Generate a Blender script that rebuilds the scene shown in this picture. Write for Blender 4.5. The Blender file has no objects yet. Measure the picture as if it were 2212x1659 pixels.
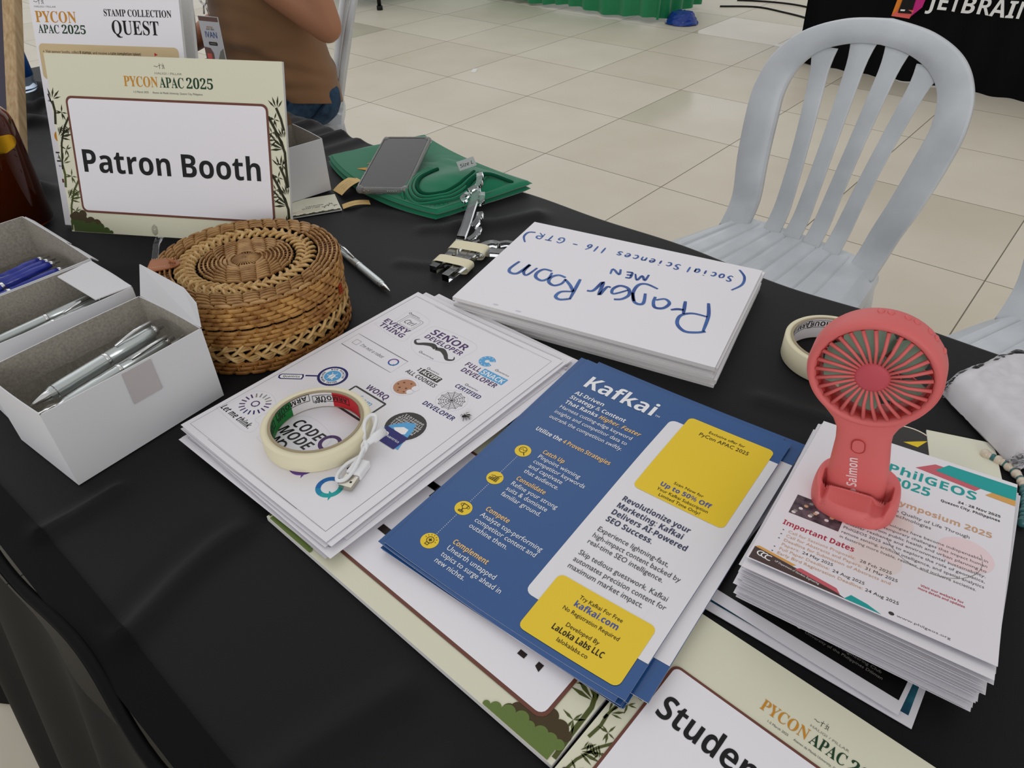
import bpy, bmesh, math, random
from mathutils import Vector, Matrix, noise
from mathutils.geometry import tessellate_polygon
random.seed(7)
SC = bpy.context.scene
COL = SC.collection
PI = math.pi

# ------------------------------------------------------------------ camera, sky light, exposure
cam = bpy.data.cameras.new('camera')
cam.sensor_width = 36.0
cam.lens = 1551.65 / 2212 * 36.0
cam.clip_start = 0.02
cam.dof.use_dof = False
cam.dof.focus_distance = 0.95
cam.dof.aperture_fstop = 24.0
co = bpy.data.objects.new('camera', cam)
COL.objects.link(co)
_r = Vector((0.6471645, -0.76220605, -0.01483405))
_d = Vector((-0.48096647, -0.39312143, -0.78366242))
_f = Vector((0.59148066, 0.51429318, -0.62100979))
co.matrix_world = Matrix((
    (_r.x, -_d.x, -_f.x, -0.3128), (_r.y, -_d.y, -_f.y, -0.3596), (_r.z, -_d.z, -_f.z, 1.1987), (0, 0, 0, 1)))
SC.camera = co

w = bpy.data.worlds.new('daylight')
SC.world = w
w.use_nodes = True
wn = w.node_tree.nodes
wl = w.node_tree.links
tc = wn.new('ShaderNodeTexCoord')
dot = wn.new('ShaderNodeVectorMath'); dot.operation = 'DOT_PRODUCT'
dot.inputs[1].default_value = (0.42, 0.86, 0.28)
ramp = wn.new('ShaderNodeValToRGB')
ramp.color_ramp.elements[0].position = 0.0
ramp.color_ramp.elements[0].color = (0.98, 0.97, 0.96, 1)
ramp.color_ramp.elements[1].position = 1.0
ramp.color_ramp.elements[1].color = (1.9, 1.92, 1.95, 1)
e = ramp.color_ramp.elements.new(0.6); e.color = (0.84, 0.84, 0.85, 1)
wl.new(tc.outputs['Generated'], dot.inputs[0])
wl.new(dot.outputs['Value'], ramp.inputs['Fac'])
wl.new(ramp.outputs['Color'], wn['Background'].inputs['Color'])
wn['Background'].inputs['Strength'].default_value = 0.58

def area(name, loc, target, sx, sy, power, color):
    l = bpy.data.lights.new(name, 'AREA'); l.shape = 'RECTANGLE'; l.size = sx; l.size_y = sy
    l.energy = power; l.color = color
    o = bpy.data.objects.new(name, l); COL.objects.link(o); o.location = loc
    o.rotation_euler = (Vector(target) - Vector(loc)).to_track_quat('-Z', 'Y').to_euler()
    return o
area('skylight', (1.6, 2.2, 4.6), (0.5, 0.5, 0.7), 3.5, 3.5, 16, (0.95, 0.97, 1.0))
area('camera_side_fill', (-4.2, -3.0, 2.5), (0.3, 0.2, 0.7), 3.2, 2.0, 70, (0.96, 0.97, 1.0))  # added fill lamp behind the camera, brightens the faces turned towards it

SC.view_settings.view_transform = 'Standard'
SC.view_settings.look = 'None'
SC.view_settings.exposure = 0.0
SC.view_settings.gamma = 1.0
SC.view_settings.use_curve_mapping = False

# ------------------------------------------------------------------ materials
def lin(h):
    h = h.lstrip('#')
    out = []
    for i in (0, 2, 4):
        c = int(h[i:i+2], 16) / 255
        out.append(c / 12.92 if c <= 0.04045 else ((c + 0.055) / 1.055) ** 2.4)
    return (*out, 1)
MATS = {}
def mat(name, col, rough=0.6, spec=0.4, metal=0.0, trans=0.0, ior=1.45, sheen=0.0, bump=None, var=None, alpha=1.0, coat=0.0):
    m = bpy.data.materials.new(name); m.use_nodes = True
    nt = m.node_tree; b = nt.nodes['Principled BSDF']
    b.inputs['Base Color'].default_value = lin(col)
    b.inputs['Roughness'].default_value = rough
    b.inputs['Specular IOR Level'].default_value = spec
    b.inputs['Metallic'].default_value = metal
    b.inputs['Transmission Weight'].default_value = trans
    b.inputs['IOR'].default_value = ior
    b.inputs['Sheen Weight'].default_value = sheen
    b.inputs['Alpha'].default_value = alpha
    b.inputs['Coat Weight'].default_value = coat
    if bump or var:
        t = nt.nodes.new('ShaderNodeTexCoord')
    if bump:
        n = nt.nodes.new('ShaderNodeTexNoise'); n.inputs['Scale'].default_value = bump[0]; n.inputs['Detail'].default_value = 4
        bp = nt.nodes.new('ShaderNodeBump'); bp.inputs['Strength'].default_value = bump[1]; bp.inputs['Distance'].default_value = bump[2]
        nt.links.new(t.outputs['Object'], n.inputs['Vector'])
        nt.links.new(n.outputs['Fac'], bp.inputs['Height'])
        nt.links.new(bp.outputs['Normal'], b.inputs['Normal'])
    if var:
        n2 = nt.nodes.new('ShaderNodeTexNoise'); n2.inputs['Scale'].default_value = var[0]; n2.inputs['Detail'].default_value = 5
        if len(var) > 3:
            mp = nt.nodes.new('ShaderNodeMapping'); mp.inputs['Scale'].default_value = var[3]
            nt.links.new(t.outputs['Object'], mp.inputs['Vector']); nt.links.new(mp.outputs['Vector'], n2.inputs['Vector'])
        else:
            nt.links.new(t.outputs['Object'], n2.inputs['Vector'])
        r = nt.nodes.new('ShaderNodeValToRGB')
        r.color_ramp.elements[0].position = 0.3; r.color_ramp.elements[0].color = lin(var[1])
        r.color_ramp.elements[1].position = 0.7; r.color_ramp.elements[1].color = lin(var[2])
        nt.links.new(n2.outputs['Fac'], r.inputs['Fac']); nt.links.new(r.outputs['Color'], b.inputs['Base Color'])
    MATS[name] = m
    return m

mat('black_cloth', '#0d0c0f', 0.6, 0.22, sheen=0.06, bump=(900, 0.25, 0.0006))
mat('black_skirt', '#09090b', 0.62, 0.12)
mat('paper', '#e9e6ea', 0.55, 0.35)
mat('paper_edge', '#d4d1dc', 0.7, 0.2)
mat('board_white', '#ece9ed', 0.42, 0.4)
mat('foam_edge', '#dcdad8', 0.9, 0.1, bump=(700, 0.5, 0.0006))
mat('cream', '#dddbc2', 0.45, 0.35)
mat('cream_card', '#e6e4cf', 0.6, 0.3)
mat('frame_brown', '#6d4032', 0.45, 0.35)
mat('ink_black', '#0d0b0b', 0.45, 0.35)
mat('ink_dark', '#221714', 0.5, 0.3)
mat('ink_grey', '#5c5a5c', 0.5, 0.3)
mat('ink_pale', '#8f8c84', 0.5, 0.3)
mat('ink_line', '#6b6870', 0.5, 0.3)
mat('gold_print', '#c98a2c', 0.5, 0.3)
mat('gold_pale', '#cfb98f', 0.5, 0.3)
mat('green_print', '#173d24', 0.5, 0.3)
mat('white_print', '#f2f1f0', 0.5, 0.3)
mat('leaf_dark', '#2a2a12', 0.5, 0.3)
mat('bush_dark', '#45381f', 0.5, 0.3)
mat('bush_green', '#65783a', 0.5, 0.3)
mat('bush_forest', '#3f5220', 0.5, 0.3)
mat('bamboo_green', '#4d5425', 0.5, 0.3)
mat('flyer_blue', '#24528b', 0.22, 0.5)
mat('flyer_white', '#e6e4e6', 0.24, 0.5)
mat('flyer_yellow', '#ecc912', 0.25, 0.5)
mat('print_yellow', '#f3cf1a', 0.3, 0.45)
mat('flyer_text', '#efeff2', 0.3, 0.4)
mat('flyer_peach', '#efc27c', 0.3, 0.4)
mat('flyer_navy', '#2d3556', 0.35, 0.4)
mat('flyer_grey', '#40404a', 0.35, 0.4)
mat('blue_ink', '#3f50a0', 0.35, 0.4)
mat('marker_blue', '#2b4c92', 0.5, 0.3, var=(55, '#22428a', '#4a72b4'))
mat('purple', '#4b2e63', 0.5, 0.3)
mat('violet', '#6a4695', 0.5, 0.3)
mat('navy', '#2a2a6e', 0.5, 0.3)
mat('deep_navy', '#1d1e63', 0.5, 0.3)
mat('sky_blue', '#5aa5d8', 0.5, 0.3)
mat('teal', '#18a0a0', 0.5, 0.3)
mat('teal_blue', '#1b68ae', 0.5, 0.3)
mat('teal_mid', '#1787b0', 0.5, 0.3)
mat('charcoal', '#3b3936', 0.5, 0.3)
mat('cookie', '#b98362', 0.5, 0.3)
mat('cookie_chip', '#6c4530', 0.5, 0.3)
mat('geo_teal', '#16a09c', 0.5, 0.3)
mat('geo_red', '#c9606a', 0.5, 0.3)
mat('geo_crimson', '#b52f45', 0.5, 0.3)
mat('geo_orange', '#dca455', 0.5, 0.3)
mat('geo_tan', '#cfa27c', 0.5, 0.3)
mat('geo_pink', '#eed6d8', 0.5, 0.3)
mat('geo_beige', '#e8dcd8', 0.5, 0.3)
mat('geo_brown', '#4a3a36', 0.5, 0.3)
mat('geo_photo', '#3a2f38', 0.5, 0.3, var=(180, '#2a222c', '#6d5a62'))
mat('deep_teal', '#1e4e62', 0.3, 0.45, var=(90, '#183c54', '#2f6f80'))
mat('tape_cream', '#e7dfc0', 0.7, 0.25)
mat('tape_side', '#dfd6b4', 0.75, 0.2, bump=(400, 0.25, 0.0005))
mat('card_tan', '#a4967c', 0.8, 0.2)
mat('tape_green', '#147a34', 0.5, 0.3)
mat('tape_red', '#c2242e', 0.5, 0.3)
mat('core_white', '#e3e0e0', 0.5, 0.3)
mat('carton_white', '#d9d9db', 0.62, 0.3)
mat('carton_grey', '#a39d92', 0.8, 0.2, var=(420, '#938d82', '#aca69b'))
mat('kraft', '#6f5238', 0.8, 0.2, var=(30, '#5d4430', '#7b6045'))
mat('clear_tape', '#b9b2b2', 0.35, 0.5)
mat('clear_film', '#ffffff', 0.06, 0.5, trans=1.0, ior=1.05)
mat('bag_film', '#ffffff', 0.12, 0.6, trans=1.0, ior=1.22)
mat('acrylic', '#fbfdfd', 0.04, 0.5, trans=1.0, ior=1.47)
mat('tpu_case', '#d8d8d6', 0.12, 0.5, trans=0.75, ior=1.42)
mat('pen_silver', '#c9cfcd', 0.28, 0.5, metal=0.75)
mat('chrome', '#dfdfdf', 0.12, 0.5, metal=1.0)
mat('steel', '#b9b4a6', 0.25, 0.5, metal=0.9)
mat('pen_blue', '#1b2f9a', 0.2, 0.5, coat=0.3)
mat('rattan', '#a8743a', 0.42, 0.45, var=(80, '#7d4d1f', '#c2924f'))
mat('rattan_light', '#a9804a', 0.4, 0.45, var=(70, '#84592b', '#bd9560'))
mat('rattan_braid', '#c9a468', 0.4, 0.45, var=(90, '#a87b3e', '#d6b57c'))
mat('rattan_dark', '#8f5b26', 0.45, 0.45, var=(60, '#7a4a1c', '#a87338'))
mat('basket_lining', '#141210', 0.9, 0.1)
mat('leather', '#a5663f', 0.45, 0.4)
mat('thread', '#d9b489', 0.7, 0.2)
mat('red_thread', '#8e2f14', 0.7, 0.2)
mat('shirt_green', '#0e7350', 0.85, 0.15, sheen=0.3, bump=(700, 0.3, 0.0006))
mat('shirt_dark', '#0a4a34', 0.9, 0.1)
mat('shirt_gold', '#d6922a', 0.6, 0.3)
mat('label_grey', '#a9b0ac', 0.6, 0.3)
mat('phone_black', '#0c0d12', 0.3, 0.5)
mat('phone_glass', '#24221d', 0.06, 0.6)
mat('ticket', '#dcb877', 0.6, 0.3)
mat('usb_white', '#e9e9ea', 0.4, 0.45)
mat('fan_coral', '#d86a68', 0.5, 0.4)
mat('fan_inner', '#b0332e', 0.5, 0.4)
mat('fan_hub', '#c24f5a', 0.55, 0.35)
mat('blade_sage', '#8fae98', 0.4, 0.4)
mat('salmon_text', '#f0d3d3', 0.5, 0.3)
mat('pink_print', '#8c3560', 0.5, 0.3)
mat('sticker_cream', '#ead9c4', 0.5, 0.3)
mat('bead_pearl', '#d8c9b4', 0.25, 0.5, coat=0.4)
mat('bead_teal', '#3d6f70', 0.3, 0.5)
mat('chair_white', '#cdd3da', 0.3, 0.5, bump=(30, 0.05, 0.002), var=(9, '#c0c4c8', '#d5d9dd'))
mat('amber_glass', '#8a3c0c', 0.06, 0.5, trans=0.85, ior=1.45)
mat('amber_liquid', '#2a0d04', 0.1, 0.5)
mat('gold_foil', '#d9a520', 0.25, 0.5, metal=0.9)
mat('pine', '#b99a72', 0.6, 0.3, var=(14, '#a98a63', '#cbb08a', (14, 14, 1)))
mat('panel_grey', '#4b4754', 0.5, 0.3)
mat('water_blue', '#2460b4', 0.2, 0.5)
mat('water_clear', '#cfe0f2', 0.05, 0.5, trans=0.9, ior=1.3)
mat('brown_shirt', '#8d6a4c', 0.85, 0.15, sheen=0.2, bump=(500, 0.2, 0.0008))
mat('skin', '#b07c5e', 0.55, 0.35)
mat('lips', '#8f5148', 0.5, 0.35)
mat('hair', '#15110f', 0.5, 0.4)
mat('eye_white', '#e8e4de', 0.3, 0.5)
mat('denim', '#2a4058', 0.8, 0.2, var=(40, '#22354c', '#3c5670'), bump=(500, 0.2, 0.0006))
mat('denim_seam', '#17263a', 0.8, 0.2)
mat('shoe', '#2a2a2c', 0.5, 0.4)
mat('grey_fabric', '#a9aaa9', 0.85, 0.2, bump=(25, 0.3, 0.004))
mat('badge_white', '#d9dbe2', 0.3, 0.5)
mat('badge_brown', '#7a5a52', 0.4, 0.4)
mat('green_satin', '#128452', 0.32, 0.5, sheen=0.2)
mat('poly_blue', '#1c3f96', 0.25, 0.5)
mat('jb_orange', '#f08a2c', 0.5, 0.3)
mat('jb_coral', '#ee6a62', 0.5, 0.3)
mat('jb_pink', '#cc2a84', 0.5, 0.3)
mat('rubber_black', '#0d0d0d', 0.5, 0.4)
mat('fly_body', '#14120f', 0.4, 0.5)
mat('fly_wing', '#8c8478', 0.2, 0.5, trans=0.5)
mat('scrap_white', '#f0efec', 0.6, 0.3)

def floor_material():
    m = bpy.data.materials.new('floor_tiles'); m.use_nodes = True
    nt = m.node_tree; L = nt.links; b = nt.nodes['Principled BSDF']
    t = nt.nodes.new('ShaderNodeTexCoord'); s = nt.nodes.new('ShaderNodeSeparateXYZ')
    L.new(t.outputs['Object'], s.inputs[0])
    def M(op, a, bb=None):
        n = nt.nodes.new('ShaderNodeMath'); n.operation = op
        for i, x in enumerate((a, bb)):
            if x is None: continue
            if isinstance(x, (int, float)): n.inputs[i].default_value = x
            else: L.new(x, n.inputs[i])
        return n.outputs[0]
    gx = M('DIVIDE', M('SUBTRACT', s.outputs['X'], 2.2), 0.6)
    gy = M('DIVIDE', M('SUBTRACT', s.outputs['Y'], 1.6), 0.6)
    fx, fy = M('FLOOR', gx), M('FLOOR', gy)
    def edge(g):
        fr = M('FRACT', g)
        return M('MINIMUM', fr, M('SUBTRACT', 1.0, fr))
    d = M('MINIMUM', edge(gx), edge(gy))
    grout = M('LESS_THAN', d, 0.0032)
    cx = nt.nodes.new('ShaderNodeCombineXYZ'); L.new(fx, cx.inputs[0]); L.new(fy, cx.inputs[1])
    wn_ = nt.nodes.new('ShaderNodeTexWhiteNoise'); L.new(cx.outputs[0], wn_.inputs['Vector'])
    nz = nt.nodes.new('ShaderNodeTexNoise'); nz.inputs['Scale'].default_value = 2.6; nz.inputs['Detail'].default_value = 6
    L.new(t.outputs['Object'], nz.inputs['Vector'])
    f = M('ADD', M('MULTIPLY', wn_.outputs['Value'], 0.35), M('MULTIPLY', nz.outputs['Fac'], 0.65))
    r = nt.nodes.new('ShaderNodeValToRGB')
    r.color_ramp.elements[0].position = 0.25; r.color_ramp.elements[0].color = lin('#d4cab6')
    r.color_ramp.elements[1].position = 0.8; r.color_ramp.elements[1].color = lin('#e6decd')
    L.new(f, r.inputs['Fac'])
    mx = nt.nodes.new('ShaderNodeMix'); mx.data_type = 'RGBA'
    L.new(grout, mx.inputs['Factor']); L.new(r.outputs['Color'], mx.inputs['A'])
    mx.inputs['B'].default_value = lin('#77705f')
    L.new(mx.outputs['Result'], b.inputs['Base Color'])
    rr = M('ADD', 0.13, M('MULTIPLY', M('GREATER_THAN', wn_.outputs['Value'], 0.12), 0.34))
    L.new(M('ADD', rr, M('MULTIPLY', grout, 0.4)), b.inputs['Roughness'])
    b.inputs['Specular IOR Level'].default_value = 0.24
    return m
MATS['floor_tiles'] = floor_material()

# ------------------------------------------------------------------ mesh builder
class MB:
    def __init__(s):
        s.v = []; s.f = []; s.m = []; s.sm = []; s.mats = []
    def mi(s, n):
        if n not in s.mats: s.mats.append(n)
        return s.mats.index(n)
    def add(s, vs, fs, mt, smooth=False):
        o = len(s.v); k = s.mi(mt)
        s.v += [tuple(p) for p in vs]
        for f in fs:
            s.f.append(tuple(i + o for i in f)); s.m.append(k); s.sm.append(smooth)
    def grid(s, fn, nu, nv, mt, smooth=True, cu=False, cv=False):
        mu, mv = (nu if cu else nu + 1), (nv if cv else nv + 1)
        vs = [fn(i / nu, j / nv) for j in range(mv) for i in range(mu)]
        fs = []
        for j in range(nv):
            for i in range(nu):
                a = j * mu + i; b = j * mu + (i + 1) % mu
                c = ((j + 1) % mv) * mu + (i + 1) % mu; d = ((j + 1) % mv) * mu + i
                fs.append((a, b, c, d))
        s.add(vs, fs, mt, smooth)
    def box(s, c, size, mt, M=None):
        x, y, z = (q / 2 for q in size)
        vs = [Vector((c[0] + a * x, c[1] + b * y, c[2] + d * z)) for d in (-1, 1) for b in (-1, 1) for a in (-1, 1)]
        if M: vs = [M @ p for p in vs]
        s.add(vs, [(0, 2, 3, 1), (4, 5, 7, 6), (0, 1, 5, 4), (2, 6, 7, 3), (0, 4, 6, 2), (1, 3, 7, 5)], mt)
    def tube(s, pts, r, mt, n=10, closed=False, smooth=True, flat=None, q0=0.0):
        P = [Vector(p) for p in pts]; N = len(P)
        rs = r if isinstance(r, (list, tuple)) else [r] * N
        up = None; vs = []
        for i in range(N):
            a = P[(i - 1) % N] if (closed or i) else P[0]
            b = P[(i + 1) % N] if (closed or i < N - 1) else P[-1]
            t = (b - a).normalized()
            if up is None:
                up = Vector((0, 0, 1)) if abs(t.z) < 0.9 else Vector((1, 0, 0))
                if flat is not None: up = Vector(flat[0])
            x = t.cross(up)
            if x.length < 1e-6: x = t.cross(Vector((0.3, 0.8, 0.1)))
            x.normalize(); y = x.cross(t).normalized(); up = y
            ky = flat[1] if flat is not None else 1.0
            for k in range(n):
                q = 2 * PI * k / n + q0
                vs.append(P[i] + (x * math.cos(q) + y * math.sin(q) * ky) * rs[i])
        fs = []
        for i in range(N if closed else N - 1):
            for k in range(n):
                a = i * n + k; b = i * n + (k + 1) % n; j = (i + 1) % N
                fs.append((j * n + k, j * n + (k + 1) % n, b, a))
        if not closed:
            fs.append(tuple(range(n))); fs.append(tuple((N - 1) * n + k for k in range(n))[::-1])
        s.add(vs, fs, mt, smooth)
    def lathe(s, prof, mt, n=48, M=None, smooth=True, closed=False):
        vs = []
        for r, z in prof:
            for k in range(n):
                q = 2 * PI * k / n
                p = Vector((r * math.cos(q), r * math.sin(q), z)); vs.append(M @ p if M else p)
        fs = []; N = len(prof)
        for i in range(N if closed else N - 1):
            for k in range(n):
                j = (i + 1) % N
                fs.append((i * n + k, i * n + (k + 1) % n, j * n + (k + 1) % n, j * n + k))
        if not closed:
            if prof[0][0] > 1e-6: fs.append(tuple(range(n))[::-1])
            if prof[-1][0] > 1e-6: fs.append(tuple((N - 1) * n + k for k in range(n)))
        s.add(vs, fs, mt, smooth)
    def prism(s, poly, z0, z1, mt, M=None, side=None):
        n = len(poly)
        vs = [Vector((x, y, z0)) for x, y in poly] + [Vector((x, y, z1)) for x, y in poly]
        if M: vs = [M @ p for p in vs]
        tri = tessellate_polygon([[Vector((x, y, 0)) for x, y in poly]])
        s.add(vs, [tuple(t) for t in tri] + [tuple(i + n for i in t) for t in tri], mt)
        s.add(vs, [(i, (i + 1) % n, n + (i + 1) % n, n + i) for i in range(n)], side or mt)
    def ball(s, c, r, mt, n=12, M=None):
        rx, ry, rz = r if isinstance(r, (tuple, list)) else (r, r, r)
        c = Vector(c)
        def f(u, v):
            a, b = 2 * PI * u, PI * (0.002 + 0.996 * v) - PI / 2
            p = Vector((rx * math.cos(a) * math.cos(b), ry * math.sin(a) * math.cos(b), rz * math.sin(b)))
            return c + (M @ p if M else p)
        s.grid(f, n, max(6, n // 2), mt, True, cu=True)
    def build(s, name, parent=None, bev=0, bseg=2, fixn=False):
        me = bpy.data.meshes.new(name)
        me.from_pydata(s.v, [], s.f)
        for n in s.mats: me.materials.append(MATS[n])
        me.polygons.foreach_set('material_index', s.m)
        me.polygons.foreach_set('use_smooth', s.sm)
        if fixn:
            bm = bmesh.new(); bm.from_mesh(me)
            bmesh.ops.remove_doubles(bm, verts=bm.verts, dist=1e-5)
            bmesh.ops.recalc_face_normals(bm, faces=bm.faces); bm.to_mesh(me); bm.free()
        me.update()
        o = bpy.data.objects.new(name, me); COL.objects.link(o)
        if parent is not None: attach(o, parent)
        if bev:
            md = o.modifiers.new('soft_edges', 'BEVEL'); md.width = bev; md.segments = bseg; md.limit_method = 'ANGLE'
        return o
BASE = {}
def attach(o, parent):
    o.parent = parent
    if parent.name in BASE: o.matrix_parent_inverse = BASE[parent.name].inverted()
def tag(o, label, cat, group=None):
    o['label'] = label; o['category'] = cat
    if group: o['group'] = group
    return o
def thing(name, loc, label, cat, group=None):
    o = bpy.data.objects.new(name, None); COL.objects.link(o); o.empty_display_size = 0.05
    o.location = loc; BASE[o.name] = Matrix.Translation(Vector(loc))
    return tag(o, label, cat, group)
def struct(o):
    o['kind'] = 'structure'; return o
def bake(o, voxel=None, smooth=0, sub=0):
    """turn the object's modifiers into its mesh"""
    if voxel:
        md = o.modifiers.new('r', 'REMESH'); md.mode = 'VOXEL'; md.voxel_size = voxel; md.use_smooth_shade = True
    if smooth:
        md = o.modifiers.new('s', 'SMOOTH'); md.factor = 0.5; md.iterations = smooth
    if sub:
        md = o.modifiers.new('u', 'SUBSURF'); md.levels = sub; md.render_levels = sub
    dg = bpy.context.evaluated_depsgraph_get()
    me = bpy.data.meshes.new_from_object(o.evaluated_get(dg), depsgraph=dg)
    old = o.data; nm = old.name
    o.modifiers.clear(); o.data = me; me.name = nm
    if not me.materials:
        for m in old.materials: me.materials.append(m)
    me.polygons.foreach_set('use_smooth', [True] * len(me.polygons))
    return o
def copy_thing(root, M, label, group=None):
    r = root.copy(); COL.objects.link(r); r.matrix_world = M @ BASE[root.name]
    BASE[r.name] = M @ BASE[root.name]; r['label'] = label
    if group: r['group'] = group
    for ch in list(root.children):
        c = ch.copy(); COL.objects.link(c); c.parent = r
        c.matrix_parent_inverse = ch.matrix_parent_inverse.copy()
        for g in list(ch.children):
            d = g.copy(); COL.objects.link(d); d.parent = c; d.matrix_parent_inverse = g.matrix_parent_inverse.copy()
    return r

# ------------------------------------------------------------------ lettering
FD = bpy.utils.resource_path('LOCAL') + '/datafiles/fonts/'
FONTS = {}
for k, fn in (('math', 'NotoSansMath-Regular.woff2'), ('mono', 'DejaVuSansMono.woff2')):
    try: FONTS[k] = bpy.data.fonts.load(FD + fn)
    except Exception: FONTS[k] = None
OFF = {'b': (0x1D5D4, 0x1D5EE, 0x1D7EC), 'bi': (0x1D63C, 0x1D656, 0x1D7EC), 's': (0x1D400, 0x1D41A, 0x1D7CE), 'it': (0x1D608, 0x1D622, 0x1D7E2)}
def alpha_map(t, st):
    if st not in OFF or not FONTS['math']: return t
    U, Lo, D = OFF[st]; out = ''
    for c in t:
        if 'A' <= c <= 'Z': out += chr(U + ord(c) - 65)
        elif 'a' <= c <= 'z': out += chr(Lo + ord(c) - 97)
        elif '0' <= c <= '9': out += chr(D + ord(c) - 48)
        else: out += c
    return out
_tc = {}
def glyphs(t, st='r', res=2):
    k = (t, st, res)
    if k in _tc: return _tc[k]
    c = bpy.data.curves.new('t', 'FONT'); c.body = alpha_map(t, st); c.size = 1; c.fill_mode = 'FRONT'; c.resolution_u = res
    if st in OFF and FONTS['math']: c.font = FONTS['math']
    elif st == 'm' and FONTS['mono']: c.font = FONTS['mono']
    o = bpy.data.objects.new('t', c); COL.objects.link(o)
    dg = bpy.context.evaluated_depsgraph_get()
    me = bpy.data.meshes.new_from_object(o.evaluated_get(dg), depsgraph=dg)
    vs = [(p.co.x, p.co.y) for p in me.vertices]; fs = [tuple(p.vertices) for p in me.polygons]
    bpy.data.objects.remove(o); bpy.data.curves.remove(c); bpy.data.meshes.remove(me)
    x0 = min(p[0] for p in vs); x1 = max(p[0] for p in vs)
    vs = [(x - x0, y) for x, y in vs]
    _tc[k] = (vs, fs, x1 - x0)
    return _tc[k]
CAP = {s: max(p[1] for p in glyphs('H', s)[0]) for s in ('r', 'b', 'bi', 's', 'it', 'm')}

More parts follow.
